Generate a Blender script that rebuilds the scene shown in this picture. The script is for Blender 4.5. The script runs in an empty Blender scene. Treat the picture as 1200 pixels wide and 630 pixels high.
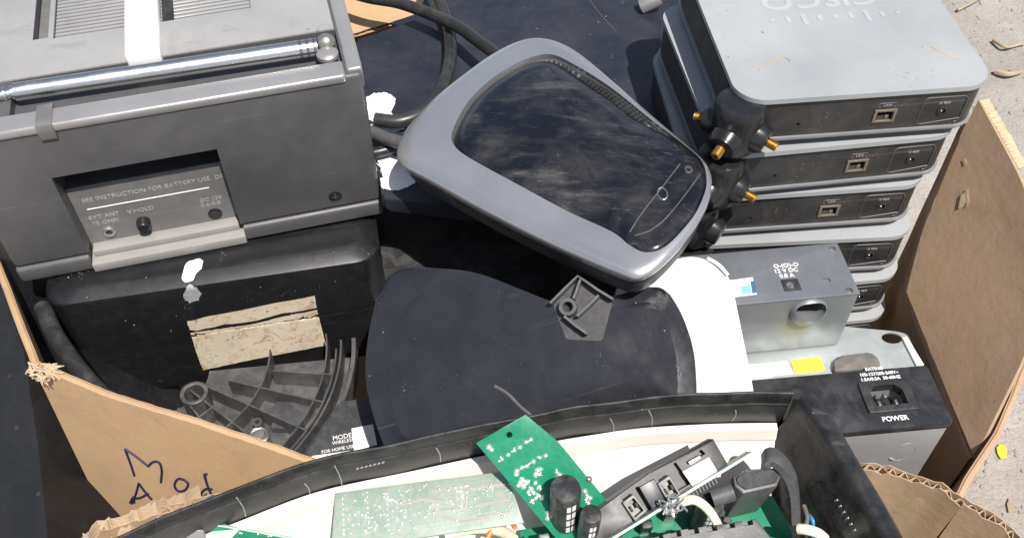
import bpy, bmesh, math, random
from mathutils import Vector, Matrix, noise
from mathutils.bvhtree import BVHTree
random.seed(7)
R = math.radians
sc = bpy.context.scene
col = sc.collection
V = Vector
# ------------------------------------------------------------------ camera
PITCH, FPX, HC = R(48.94), 1151.5, 1.0
FW = V((0, math.cos(PITCH), -math.sin(PITCH))); UPV = V((0, math.sin(PITCH), math.cos(PITCH))); RT = V((1, 0, 0))
CAM = V((0, 0, HC))
cd = bpy.data.cameras.new('camera'); co = bpy.data.objects.new('camera', cd); col.objects.link(co)
co.location = CAM; co.rotation_euler = (R(90) - PITCH, 0, 0)
cd.sensor_width = 36; cd.lens = 36 * FPX / 1200; cd.clip_start = .01; cd.clip_end = 200
sc.camera = co


def ray(u, v):
    return FW + RT * ((u - 600) / FPX) - UPV * ((v - 315) / FPX)


def at(u, v, z):
    d = ray(u, v)
    return CAM + d * ((z - HC) / d.z)


class Plane3:
    """A real plane through three points given by sight line and height; local x, y axes on it."""
    def __init__(s, a, b, c):
        A, B, C_ = at(*a), at(*b), at(*c)
        s.init(A, (B - A).cross(C_ - A), B - A)

    def init(s, A, n, ex):
        s.n = n.normalized()
        if s.n.z < 0: s.n = -s.n
        s.ex = (ex - s.n * ex.dot(s.n)).normalized(); s.ey = s.n.cross(s.ex); s.o = A
        s.M = Matrix((s.ex, s.ey, s.n)).transposed().to_4x4(); s.M.translation = A
        return s

    def shifted(s, d):
        q = Plane3.__new__(Plane3)
        return q.init(s.o + s.n * d, s.n, s.ex)

    def w(s, u, v):
        d = ray(u, v)
        return CAM + d * ((s.o - CAM).dot(s.n) / d.dot(s.n))

    def l(s, u, v):
        p = s.w(u, v) - s.o
        return V((p.dot(s.ex), p.dot(s.ey), 0))


def pose(x, y, z, rz, rx=0, ry=0):
    return Matrix.Translation((x, y, z)) @ Matrix.Rotation(R(rz), 4, 'Z') @ Matrix.Rotation(R(ry), 4, 'Y') @ Matrix.Rotation(R(rx), 4, 'X')


def hit(M, u, v, axis, val):
    """local point where a sight line meets local plane axis = val of the frame M"""
    Mi = M.inverted(); o = Mi @ CAM; d = Mi.to_3x3() @ ray(u, v)
    return o + d * ((val - o[axis]) / d[axis])


# ------------------------------------------------------------------ materials
def mat(name, base, rough=.5, metal=0, dust=0, dustcol=(.33, .29, .24), dscale=25, dlo=.45, dhi=.75, speck=0, speckcol=(.55, .52, .48), sscale=300,
        scratch=0, scrcol=(.4, .4, .4), bump=0, bscale=350, var=.12, coat=0, trans=0, alpha=1, spec=.5, extra=None, warp=0):
    m = bpy.data.materials.new(name); m.use_nodes = True
    nt = m.node_tree; N = nt.nodes; L = nt.links
    bs = N['Principled BSDF']
    tc = N.new('ShaderNodeTexCoord'); co_ = tc.outputs['Object']

    def nz(scale, detail=6, rough_=.6, vec=None, dist=0):
        n = N.new('ShaderNodeTexNoise'); n.inputs['Scale'].default_value = scale; n.inputs['Detail'].default_value = detail
        n.inputs['Roughness'].default_value = rough_; n.inputs['Distortion'].default_value = dist
        L.new(vec or co_, n.inputs['Vector']); return n.outputs['Fac']

    def ramp(f, lo, hi, a=0., b=1.):
        r = N.new('ShaderNodeMapRange'); r.inputs['From Min'].default_value = lo; r.inputs['From Max'].default_value = hi
        r.inputs['To Min'].default_value = a; r.inputs['To Max'].default_value = b
        L.new(f, r.inputs['Value']); return r.outputs['Result']

    def mix(f, a, b, mode='MIX'):
        x = N.new('ShaderNodeMix'); x.data_type = 'RGBA'; x.blend_type = mode
        for s, val in ((0, f), (6, a), (7, b)):
            if isinstance(val, (int, float)): x.inputs[s].default_value = val
            elif isinstance(val, tuple): x.inputs[s].default_value = (*val, 1)
            else: L.new(val, x.inputs[s])
        return x.outputs[2]

    def mul(a, b):
        x = N.new('ShaderNodeMath'); x.operation = 'MULTIPLY'; L.new(a, x.inputs[0])
        if isinstance(b, (int, float)): x.inputs[1].default_value = b
        else: L.new(b, x.inputs[1])
        return x.outputs[0]
    c = base
    if var:
        f = nz(9, 5); lo = tuple(max(0, q * (1 - var)) for q in base); hi = tuple(min(1, q * (1 + var)) for q in base)
        c = mix(ramp(f, .3, .7), lo, hi)
    rr = rough
    if dust:
        f = nz(dscale, 9, .68, dist=.5); f2 = nz(dscale * 9, 4, .6)
        df = mul(mul(ramp(f, dlo, dhi), ramp(f2, .2, .7, .45, 1)), dust)
        c = mix(df, c, dustcol)
        rr = ramp(df, 0, max(dust, .01), rough, min(1, rough + .35 * min(1, dust * 1.5)))
    if scratch:
        for ang, sd in ((.5, 1), (-.9, 2), (1.4, 3)):
            mp = N.new('ShaderNodeMapping'); mp.inputs['Rotation'].default_value = (.2 * sd, .3, ang); mp.inputs['Scale'].default_value = (2.5, 110, 110); L.new(co_, mp.inputs['Vector'])
            f = nz(1.6, 3, .5, mp.outputs['Vector'], .15)
            g = nz(7 + sd, 3)
            c = mix(mul(mul(ramp(f, .66, .72), ramp(g, .5, .68)), scratch * .55), c, scrcol)
    if speck:
        v = N.new('ShaderNodeTexVoronoi'); v.inputs['Scale'].default_value = sscale; L.new(co_, v.inputs['Vector'])
        sz = ramp(nz(sscale * .11, 3), .55, .78, 0, .30)
        x = N.new('ShaderNodeMath'); x.operation = 'LESS_THAN'; L.new(v.outputs['Distance'], x.inputs[0]); L.new(sz, x.inputs[1])
        c = mix(mul(x.outputs[0], speck * .6), c, speckcol)
    if extra: c = extra(N, L, co_, c, nz, ramp, mix, mul)
    if isinstance(c, tuple): bs.inputs['Base Color'].default_value = (*c, 1)
    else: L.new(c, bs.inputs['Base Color'])
    if isinstance(rr, float) or isinstance(rr, int):
        rr = ramp(nz(40, 5), .3, .7, max(.02, rough * .82), min(1, rough * 1.18))
    L.new(rr, bs.inputs['Roughness'])
    bs.inputs['Metallic'].default_value = metal; bs.inputs['Specular IOR Level'].default_value = spec
    bs.inputs['Coat Weight'].default_value = coat; bs.inputs['Coat Roughness'].default_value = .12
    if trans: bs.inputs['Transmission Weight'].default_value = trans
    bs.inputs['Alpha'].default_value = alpha
    if bump or warp:
        b = N.new('ShaderNodeBump'); b.inputs['Strength'].default_value = 1; b.inputs['Distance'].default_value = bump or .0001
        L.new(nz(bscale, 3), b.inputs['Height'])
        if warp:
            b2 = N.new('ShaderNodeBump'); b2.inputs['Distance'].default_value = warp; L.new(nz(22, 3), b2.inputs['Height']); L.new(b2.outputs['Normal'], b.inputs['Normal'])
        L.new(b.outputs['Normal'], bs.inputs['Normal'])
    return m


def card_extra(N, L, co_, c, nz, ramp, mix, mul):
    mp = N.new('ShaderNodeMapping'); mp.inputs['Scale'].default_value = (1, 1, 14); L.new(co_, mp.inputs['Vector'])
    f = nz(160, 4, .7, mp.outputs['Vector'])
    c = mix(ramp(f, .25, .75), c, (.62, .58, .52), 'MULTIPLY') if False else mix(mul(ramp(f, .35, .8), .22), c, (.30, .20, .12))
    g = nz(14, 8, .7, dist=.8)
    c = mix(mul(ramp(g, .52, .75), .35), c, (.20, .14, .09))
    s = nz(420, 2)
    return mix(mul(ramp(s, .66, .74), .5), c, (.16, .11, .07))


def fold_extra(N, L, co_, c, nz, ramp, mix, mul):
    c = card_extra(N, L, co_, c, nz, ramp, mix, mul)
    for sx, sy, sc_, ph in ((1, .55, 6, 0), (1, -.8, 5, 2.1)):      # old crease lines in the board
        mp = N.new('ShaderNodeMapping'); mp.inputs['Rotation'].default_value = (.3, .2, math.atan2(sy, sx)); mp.inputs['Location'].default_value = (ph, 0, 0); L.new(co_, mp.inputs['Vector'])
        w = N.new('ShaderNodeTexWave'); w.inputs['Scale'].default_value = sc_; w.inputs['Distortion'].default_value = 3.5; w.inputs['Detail'].default_value = 3; w.inputs['Detail Scale'].default_value = .7; L.new(mp.outputs['Vector'], w.inputs['Vector'])
        c = mix(mul(mul(ramp(w.outputs['Fac'], .93, .995), ramp(nz(6, 3), .42, .66)), .20), c, (.15, .10, .065))
    return c


def paper_extra(N, L, co_, c, nz, ramp, mix, mul):
    f = nz(75, 6, .7, dist=1.)
    c = mix(mul(ramp(f, .53, .62), .75), c, (.42, .25, .10))
    f2 = nz(140, 6, .7, dist=1.5)
    return mix(mul(ramp(f2, .60, .66), .9), c, (.09, .06, .04))


def pcb_extra(N, L, co_, c, nz, ramp, mix, mul):
    v = N.new('ShaderNodeTexVoronoi'); v.distance = 'MANHATTAN'; v.feature = 'F1'; v.inputs['Scale'].default_value = 85; L.new(co_, v.inputs['Vector'])
    return mix(mul(ramp(v.outputs['Distance'], .30, .45), .35), c, mix(.6, c, (.10, .42, .26)))


def mesh_extra(N, L, co_, c, nz, ramp, mix, mul):
    mp = N.new('ShaderNodeMapping'); mp.inputs['Scale'].default_value = (420, 420, 420); mp.inputs['Rotation'].default_value = (R(45), 0, 0); L.new(co_, mp.inputs['Vector'])
    ck = N.new('ShaderNodeTexChecker'); ck.inputs['Scale'].default_value = 1; L.new(mp.outputs['Vector'], ck.inputs['Vector'])
    return mix(ck.outputs['Fac'], c, (.003, .003, .003))


def conc_extra(N, L, co_, c, nz, ramp, mix, mul):
    a = nz(3.5, 10, .75, dist=.4); b = nz(60, 6, .8); d = nz(330, 3, .7)
    c = mix(ramp(a, .35, .7), c, (.23, .21, .185))
    c = mix(mul(ramp(b, .5, .72), .6), c, (.20, .18, .16))
    c = mix(mul(ramp(d, .55, .7), .7), c, (.16, .14, .13))
    return mix(mul(ramp(d, .42, .3), .5), c, (.42, .40, .37))


def print_extra(N, L, co_, c, nz, ramp, mix, mul):
    br = N.new('ShaderNodeTexBrick'); br.inputs['Scale'].default_value = 260; br.inputs['Mortar Size'].default_value = .12; br.offset = .37
    br.inputs['Color1'].default_value = (0, 0, 0, 1); br.inputs['Color2'].default_value = (1, 1, 1, 1); br.inputs['Mortar'].default_value = (1, 1, 1, 1)
    L.new(co_, br.inputs['Vector'])
    return mix(mul(ramp(br.outputs['Color'], .35, .3), .55), c, (.12, .12, .13))


def streak_extra(N, L, co_, c, nz, ramp, mix, mul):
    mp = N.new('ShaderNodeMapping'); mp.inputs['Rotation'].default_value = (0, 0, R(32)); mp.inputs['Scale'].default_value = (1, 4.2, 1); L.new(co_, mp.inputs['Vector'])
    f = nz(11, 9, .72, mp.outputs['Vector'], .9); g = nz(9, 3)
    c = mix(mul(mul(ramp(f, .50, .68), ramp(g, .42, .6)), .5), c, (.13, .12, .11))
    f2 = nz(60, 6, .7, mp.outputs['Vector'], .5)
    return mix(mul(mul(ramp(f2, .56, .7), ramp(f, .42, .6)), .28), c, (.26, .24, .22))


def trace_extra(N, L, co_, c, nz, ramp, mix, mul):
    v = N.new('ShaderNodeTexVoronoi'); v.feature = 'DISTANCE_TO_EDGE'; v.inputs['Scale'].default_value = 120; v.inputs['Randomness'].default_value = .8; L.new(co_, v.inputs['Vector'])
    br = N.new('ShaderNodeTexBrick'); br.inputs['Scale'].default_value = 90; br.inputs['Mortar Size'].default_value = .02; br.inputs['Brick Width'].default_value = 2.2; br.offset = .3; L.new(co_, br.inputs['Vector'])
    g = nz(25, 4)
    c = mix(mul(mul(ramp(v.outputs['Distance'], .10, .05), ramp(g, .4, .55)), .22), c, (.03, .26, .16))
    return mix(mul(mul(br.outputs['Fac'], ramp(g, .6, .45)), .35), c, (.03, .28, .17))


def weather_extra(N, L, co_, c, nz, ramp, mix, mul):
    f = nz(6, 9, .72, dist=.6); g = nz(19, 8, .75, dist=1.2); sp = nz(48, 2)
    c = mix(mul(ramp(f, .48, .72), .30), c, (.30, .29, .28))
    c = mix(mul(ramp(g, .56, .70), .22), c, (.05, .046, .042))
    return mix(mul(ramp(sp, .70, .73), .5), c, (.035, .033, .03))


M_ = {}
M_['radio'] = mat('radio_plastic', (.135, .131, .128), .36, dust=.35, dustcol=(.30, .28, .25), dscale=30, speck=.4, speckcol=(.06, .06, .06), sscale=60, bump=.00004, bscale=900, scratch=.2)
M_['radio_face'] = mat('radio_face_plastic', (.074, .073, .076), .40, dust=.4, dustcol=(.15, .14, .13), dscale=22, dlo=.4, dhi=.8, speck=.4, speckcol=(.04, .04, .04), sscale=50, bump=.00005, bscale=900, scratch=.3, var=.2)
M_['radio_silver'] = mat('radio_silver_paint', (.40, .39, .385), .3, .55, dust=.4, dscale=60, scratch=.3)
M_['deck'] = mat('radio_deck_sunlit', (.265, .262, .26), .36, dust=.3, dustcol=(.36, .34, .31), dscale=30, speck=.4, speckcol=(.12, .12, .12), sscale=55, bump=.00004, bscale=900, scratch=.2, extra=weather_extra)  # paler than the cabinet: sun and sheen on the top painted in
M_['cab'] = mat('cabinet_black', (.006, .006, .008), .5, dust=.25, dustcol=(.05, .05, .055), dscale=20, speck=.4, sscale=300)
M_['case'] = mat('case_black', (.009, .009, .0105), .34, dust=.10, dustcol=(.10, .10, .105), dscale=60, speck=.7, sscale=420, scratch=.12, bump=.00004)
M_['steel'] = mat('dull_steel', (.17, .165, .155), .5, .3, dust=.4, dustcol=(.12, .11, .1), dscale=200)
M_['lip'] = mat('sunlit_lip_trim', (.26, .25, .24), .4, dust=.3, dscale=60)  # recess lip tone raised to paint in sun on its upward face
M_['chrome'] = mat('chrome_tube', (.60, .60, .61), .3, 1, dust=.4, dscale=40, var=.05)
M_['lever'] = mat('lever_plastic', (.80, .79, .77), .35, dust=.15, dscale=60)
M_['darkslot'] = mat('dark_slot', (.012, .012, .013), .6, dust=.2)
M_['black'] = mat('black_plastic', (.013, .013, .015), .32, dust=.12, dustcol=(.2, .19, .18), dscale=45, speck=.6, sscale=420, scratch=.15, bump=.00005)
M_['black_matte'] = mat('black_matte_plastic', (.022, .022, .023), .45, dust=.4, dustcol=(.2, .19, .18), dscale=40, speck=.5, sscale=240, bump=.00006)
M_['rib'] = mat('ribbed_grey_plastic', (.05, .05, .052), .42, dust=.5, dustcol=(.24, .23, .21), dscale=45, bump=.00005)
M_['navy'] = mat('navy_lid', (.013, .015, .023), .38, dust=.3, dustcol=(.11, .11, .125), dscale=14, dlo=.38, dhi=.8, speck=.4, sscale=380, scratch=.14, scrcol=(.16, .17, .2), bump=.00003)
M_['navy_front'] = mat('scuffed_lid', (.0125, .0132, .0175), .2, dust=.2, dustcol=(.055, .057, .066), dscale=30, dlo=.4, dhi=.8, speck=.4, sscale=420, scratch=.25, scrcol=(.18, .18, .2), bump=.00004, warp=.0006)
M_['gloss'] = mat('gloss_black', (.006, .006, .008), .05, dust=.16, dustcol=(.24, .22, .20), dscale=19, dlo=.47, dhi=.72, speck=.5, sscale=520, scratch=.12, coat=.6, extra=streak_extra)
M_['silver_rim'] = mat('silver_rim_paint', (.44, .44, .45), .22, .7, dust=.35, dustcol=(.28, .235, .19), dscale=16, dlo=.5, dhi=.72, coat=.3, scratch=.1, scrcol=(.6, .6, .6))
M_['ap_lid'] = mat('router_lid_grey', (.29, .302, .31), .42, dust=.25, dustcol=(.38, .37, .34), dscale=11, dlo=.4, dhi=.8, speck=.5, speckcol=(.16, .155, .15), sscale=120, scratch=.35, scrcol=(.5, .5, .48))
M_['ap_logo'] = mat('router_logo_print', (.345, .36, .37), .5, dust=.3, dscale=60)
M_['ap_lip'] = mat('router_silver_lip', (.25, .253, .256), .32, .35, dust=.3, dscale=50)
M_['ap_body'] = mat('router_body', (.018, .018, .019), .34, dust=.28, dustcol=(.16, .145, .13), dscale=24, dlo=.42, dhi=.72, speck=.35, sscale=220, scratch=.25)
M_['ap_mesh'] = mat('router_vent_mesh', (.07, .068, .065), .5, extra=mesh_extra)
M_['hub'] = mat('antenna_hub_black', (.012, .012, .014), .24, dust=.12, dustcol=(.12, .11, .1), dscale=60, speck=.3, sscale=500)
M_['gold'] = mat('gold_connector', (.60, .40, .14), .36, 1, dust=.4, dustcol=(.12, .09, .05), dscale=200, var=.1)
M_['jack'] = mat('jack_surround', (.16, .125, .095), .45, .2, dust=.4, dscale=120)
M_['jack_metal'] = mat('jack_metal', (.62, .6, .57), .28, .9)
M_['psu'] = mat('psu_grey', (.135, .145, .165), .42, .15, dust=.3, dustcol=(.26, .26, .26), dscale=40, speck=.3, sscale=240)
M_['psu_face'] = mat('psu_grey_metal', (.23, .243, .252), .38, .5, dust=.4, dustcol=(.24, .24, .23), dscale=20, scratch=.4, scrcol=(.5, .5, .5))
M_['zinc'] = mat('galvanised_sheet', (.46, .49, .48), .4, .6, dust=.55, dustcol=(.42, .44, .43), dscale=60, scratch=.4, scrcol=(.75, .76, .76))
M_['white'] = mat('white_casing', (.64, .635, .62), .35, dust=.4, dustcol=(.48, .44, .38), dscale=14, speck=.2, speckcol=(.4, .36, .32), sscale=90)
M_['white_print'] = mat('white_print', (.78, .78, .76), .6, dust=.3, dustcol=(.2, .2, .2), dscale=300)
M_['faint_print'] = mat('worn_print', (.36, .36, .36), .6, dust=.9, dustcol=(.09, .09, .09), dscale=350)
M_['paint'] = mat('white_paint_flake', (.80, .80, .80), .5, dust=.25, dustcol=(.4, .4, .42), dscale=70)
M_['label'] = mat('stained_paper_label', (.60, .53, .41), .7, dust=.4, dustcol=(.42, .33, .2), dscale=50, extra=paper_extra)
M_['paper'] = mat('white_sticker', (.78, .78, .76), .55, dust=.2, dscale=80, extra=print_extra)
M_['blue'] = mat('blue_sticker', (.20, .52, .72), .45, dust=.2, dscale=80)
M_['yellow'] = mat('yellow_sticker', (.80, .66, .05), .5, dust=.15, dscale=80, extra=print_extra)
M_['ps_black'] = mat('power_face_black', (.018, .018, .021), .36, dust=.35, dustcol=(.15, .15, .15), dscale=40, speck=.6, sscale=220, scratch=.3)
M_['ps_grey'] = mat('power_side_grey', (.30, .30, .305), .4, .2, dust=.4, dustcol=(.38, .37, .35), dscale=22, speck=.3, speckcol=(.1, .1, .1), sscale=200, scratch=.4)
M_['card'] = mat('cardboard', (.475, .315, .175), .85, extra=card_extra, bump=.00025, bscale=160, var=.08, spec=.2)
M_['card_in'] = mat('cardboard_dusty', (.41, .28, .18), .85, extra=fold_extra, bump=.0003, bscale=120, var=.1, spec=.2, warp=.001)
M_['card_pale'] = mat('cardboard_pale_inside', (.46, .325, .205), .85, extra=fold_extra, bump=.0003, bscale=140, var=.1, spec=.2, warp=.0015)
M_['flute'] = mat('corrugated_flute', (.52, .40, .27), .95, var=.2, dust=.5, dustcol=(.3, .2, .12), dscale=160, bump=.0006, spec=.05)
M_['ink'] = mat('marker_ink', (.012, .012, .055), .6, var=.3)
M_['shell'] = mat('tv_shell_black', (.013, .013, .013), .27, dust=.35, dustcol=(.13, .125, .12), dscale=60, dlo=.4, dhi=.75, speck=.6, sscale=420, scratch=.35, scrcol=(.38, .38, .37), bump=.0001)
M_['lining'] = mat('white_lining', (.67, .635, .585), .55, dust=.45, dustcol=(.46, .40, .32), dscale=22, scratch=.25, scrcol=(.5, .45, .4))
M_['pcb'] = mat('circuit_board_green', (.004, .17, .085), .3, dust=.2, dustcol=(.10, .26, .18), dscale=40, extra=trace_extra)
M_['pcb_pale'] = mat('circuit_board_dust_glare', (.23, .285, .24), .28, dust=.8, dustcol=(.36, .345, .31), dscale=38, dlo=.38, dhi=.68, extra=trace_extra, coat=.4)  # pale base mixes painted sky glare with real dust
M_['pcb_edge'] = mat('circuit_board_edge', (.42, .56, .50), .35, dust=.3, dscale=80)
M_['solder'] = mat('solder_blob', (.78, .78, .76), .3, .8, var=.2)
M_['copper'] = mat('dull_trace', (.31, .31, .27), .4, .3, dust=.4)
M_['cap'] = mat('capacitor_sleeve', (.025, .025, .026), .3, dust=.45, dustcol=(.3, .29, .27), dscale=60, speck=.5, sscale=300)
M_['cap_top'] = mat('capacitor_top', (.45, .45, .45), .35, .7, dust=.6, dustcol=(.3, .29, .27), dscale=90)
M_['module'] = mat('module_black', (.024, .024, .026), .42, dust=.25, dustcol=(.18, .165, .15), dscale=130, speck=.4, sscale=700)
M_['ferrite'] = mat('transformer_grey', (.07, .07, .072), .45, dust=.4, dustcol=(.2, .19, .17), dscale=140, speck=.4, sscale=600, bump=.00015)
M_['tin'] = mat('tinned_metal', (.38, .365, .335), .36, .85, dust=.5, dustcol=(.2, .19, .17), dscale=120)
M_['cream'] = mat('cream_sleeve', (.72, .63, .46), .7, dust=.3, dscale=150, bump=.0003, bscale=500)
M_['bluewire'] = mat('blue_wire', (.03, .22, .55), .4)
M_['orange'] = mat('orange_component', (.70, .22, .06), .4)
M_['ink_blue'] = mat('blue_component', (.05, .12, .20), .35, dust=.3, dscale=150)
M_['cable'] = mat('cable_rubber', (.022, .022, .023), .33, dust=.3, dustcol=(.16, .155, .15), dscale=30)
M_['concrete'] = mat('concrete_ground', (.36, .335, .305), .9, extra=conc_extra, bump=.003, bscale=160, spec=.2)
M_['twig'] = mat('dry_twig', (.36, .28, .20), .9, var=.3)
M_['leaf'] = mat('yellow_leaf', (.75, .48, .03), .6, var=.2)
M_['foam'] = mat('grey_rubber_pad', (.10, .095, .088), .6, dust=.5, dscale=60)


# ------------------------------------------------------------------ mesh builder
class MB:
    def __init__(s): s.bm = bmesh.new()

    def _add(s, b, M=None):
        me = bpy.data.meshes.new('tmp'); b.to_mesh(me); b.free()
        if M is not None: me.transform(M)
        s.bm.from_mesh(me); bpy.data.meshes.remove(me); return s

    def box(s, lo, hi, bev=0, M=None, seg=2):
        b = bmesh.new(); bmesh.ops.create_cube(b, size=1)
        lo, hi = V(lo), V(hi)
        for v in b.verts: v.co = V(((lo[i] + hi[i]) / 2 + v.co[i] * (hi[i] - lo[i]) for i in range(3)))
        if bev: bmesh.ops.bevel(b, geom=b.edges[:], offset=bev, segments=seg, profile=.5, affect='EDGES', clamp_overlap=True)
        return s._add(b, M)

    def prism(s, pts, z0, z1, bev=0, M=None, seg=3, bot=True, taper=1.):
        b = bmesh.new()
        if sum(pts[i][0] * pts[(i + 1) % len(pts)][1] - pts[(i + 1) % len(pts)][0] * pts[i][1] for i in range(len(pts))) < 0: pts = pts[::-1]
        n = len(pts); cx = sum(p[0] for p in pts) / n; cy = sum(p[1] for p in pts) / n
        lo = [b.verts.new((cx + (p[0] - cx) * taper, cy + (p[1] - cy) * taper, z0)) for p in pts]; hi = [b.verts.new((p[0], p[1], z1)) for p in pts]
        top = b.faces.new(hi); btm = b.faces.new(lo[::-1])
        for i in range(n): b.faces.new((lo[i], lo[(i + 1) % n], hi[(i + 1) % n], hi[i]))
        if bev:
            ed = list(top.edges) + (list(btm.edges) if bot else [])
            bmesh.ops.bevel(b, geom=ed, offset=bev, segments=seg, profile=.5, affect='EDGES', clamp_overlap=True)
        return s._add(b, M)

    def tube(s, path, r, seg=12, cap=True, M=None, smooth=6, flat=1.):
        P = crv(path, smooth) if smooth else [V(p) for p in path]
        rs = r if isinstance(r, (list, tuple)) else None
        b = bmesh.new(); rings = []; prev = None
        for i, p in enumerate(P):
            t = (P[min(i + 1, len(P) - 1)] - P[max(i - 1, 0)]).normalized()
            if prev is None:
                a = V((0, 0, 1)) if abs(t.z) < .9 else V((1, 0, 0)); prev = (a - t * a.dot(t)).normalized()
            else: prev = (prev - t * prev.dot(t)).normalized()
            q = t.cross(prev)
            rad = r if rs is None else rs[0] + (rs[-1] - rs[0]) * i / (len(P) - 1) if len(rs) == 2 else rs[min(i, len(rs) - 1)]
            rings.append([b.verts.new(p + prev * (rad * flat * math.cos(2 * math.pi * k / seg)) + q * (rad * math.sin(2 * math.pi * k / seg))) for k in range(seg)])
        for a, c in zip(rings, rings[1:]):
            for k in range(seg): b.faces.new((a[k], a[(k + 1) % seg], c[(k + 1) % seg], c[k]))
        if cap: b.faces.new(rings[0][::-1]); b.faces.new(rings[-1])
        return s._add(b, M)

    def lathe(s, prof, seg=24, M=None):
        b = bmesh.new(); rings = []
        for r, z in prof:
            rings.append([b.verts.new((r * math.cos(2 * math.pi * k / seg), r * math.sin(2 * math.pi * k / seg), z)) for k in range(seg)] if r > 1e-6 else [b.verts.new((0, 0, z))])
        for a, c in zip(rings, rings[1:]):
            for k in range(seg):
                l = (k + 1) % seg
                if len(a) == 1 and len(c) == 1: continue
                if len(a) == 1: b.faces.new((a[0], c[l], c[k]))
                elif len(c) == 1: b.faces.new((a[k], a[l], c[0]))
                else: b.faces.new((a[k], a[l], c[l], c[k]))
        if len(rings[0]) > 1: b.faces.new(rings[0][::-1])
        if len(rings[-1]) > 1: b.faces.new(rings[-1])
        bmesh.ops.recalc_face_normals(b, faces=b.faces[:])
        return s._add(b, M)

    def grid(s, rows, closed=False):
        b = bmesh.new(); g = [[b.verts.new(p) for p in r] for r in rows]
        for i in range(len(g) - 1):
            for j in range(len(g[0]) - 1): b.faces.new((g[i][j], g[i][j + 1], g[i + 1][j + 1], g[i + 1][j]))
        return s._add(b)

    def sheet(s, rows, th, nrm=None):
        """closed thin slab over a grid of points"""
        n, m = len(rows), len(rows[0]); b = bmesh.new()
        def nn(i, j):
            a = rows[min(i + 1, n - 1)][j] - rows[max(i - 1, 0)][j]; c = rows[i][min(j + 1, m - 1)] - rows[i][max(j - 1, 0)]
            q = a.cross(c); return q.normalized() if q.length > 0 else V((0, 0, 1))
        A = [[b.verts.new(rows[i][j]) for j in range(m)] for i in range(n)]
        B = [[b.verts.new(rows[i][j] + nn(i, j) * th) for j in range(m)] for i in range(n)]
        for i in range(n - 1):
            for j in range(m - 1):
                b.faces.new((A[i][j], A[i][j + 1], A[i + 1][j + 1], A[i + 1][j])); b.faces.new((B[i][j], B[i + 1][j], B[i + 1][j + 1], B[i][j + 1]))
        for i in range(n - 1):
            b.faces.new((A[i][0], A[i + 1][0], B[i + 1][0], B[i][0])); b.faces.new((A[i][-1], B[i][-1], B[i + 1][-1], A[i + 1][-1]))
        for j in range(m - 1):
            b.faces.new((A[0][j], B[0][j], B[0][j + 1], A[0][j + 1])); b.faces.new((A[-1][j], A[-1][j + 1], B[-1][j + 1], B[-1][j]))
        bmesh.ops.recalc_face_normals(b, faces=b.faces[:])
        return s._add(b)

    def build(s, name, m, parent=None, ang=38):
        me = bpy.data.meshes.new(name); s.bm.to_mesh(me); s.bm.free()
        for p in me.polygons: p.use_smooth = True
        me.set_sharp_from_angle(angle=R(ang)); me.materials.append(m)
        o = bpy.data.objects.new(name, me); col.objects.link(o)
        if parent is not None: o.parent = parent
        return o


def crv(path, k):
    P = [V(p) for p in path]; out = []
    if len(P) < 3:
        return [P[0].lerp(P[-1], i / k) for i in range(k + 1)]
    for i in range(len(P) - 1):
        a, b, c, d = P[max(i - 1, 0)], P[i], P[i + 1], P[min(i + 2, len(P) - 1)]
        for t in range(k):
            t /= k
            out.append(.5 * ((2 * b) + (c - a) * t + (2 * a - 5 * b + 4 * c - d) * t * t + (3 * b - a - 3 * c + d) * t ** 3))
    return out + [P[-1]]


def rrect(x0, y0, x1, y1, r, n=6):
    out = []
    for cx, cy, a in ((x1 - r, y0 + r, -90), (x1 - r, y1 - r, 0), (x0 + r, y1 - r, 90), (x0 + r, y0 + r, 180)):
        out += [(cx + r * math.cos(R(a + 90 * k / n)), cy + r * math.sin(R(a + 90 * k / n))) for k in range(n + 1)]
    return out


def rpoly(pts, r, n=6):
    """round a polygon's corners (r: one radius or one per corner)"""
    out = []; N = len(pts)
    for i in range(N):
        p = V(pts[i]).to_2d(); a = V(pts[i - 1]).to_2d(); b = V(pts[(i + 1) % N]).to_2d(); rr = r[i] if isinstance(r, (list, tuple)) else r
        da, db = (a - p), (b - p); k = min(rr, da.length * .49, db.length * .49)
        A = p + da.normalized() * k; B = p + db.normalized() * k
        for t in range(n + 1):
            t /= n; out.append(tuple(A * (1 - t) ** 2 + p * 2 * t * (1 - t) + B * t * t))
    return out


def tag(o, label=None, cat=None, group=None, kind=None):
    for k, v in (('label', label), ('category', cat), ('group', group), ('kind', kind)):
        if v: o[k] = v
    return o


def thing(name, label, cat, M, group=None):
    o = bpy.data.objects.new(name, None); col.objects.link(o); o.empty_display_size = .02
    o.matrix_world = M; return tag(o, label, cat, group)


def cut(o, cutters):
    """real pockets and holes: subtract closed cutter meshes"""
    tmp = []
    for c in cutters:
        c.parent = o.parent
        md = o.modifiers.new('b', 'BOOLEAN'); md.operation = 'DIFFERENCE'; md.object = c; md.solver = 'EXACT'; tmp.append(c)
    bpy.context.view_layer.update()
    me = bpy.data.meshes.new_from_object(o.evaluated_get(bpy.context.evaluated_depsgraph_get()))
    o.modifiers.clear(); old = o.data; o.data = me; bpy.data.meshes.remove(old); me.name = o.name
    m0 = me.materials[0]; me.materials.clear(); me.materials.append(m0)
    for p in me.polygons: p.material_index = 0
    me.set_sharp_from_angle(angle=R(38))
    for c in tmp: bpy.data.objects.remove(c)
    return o


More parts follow.
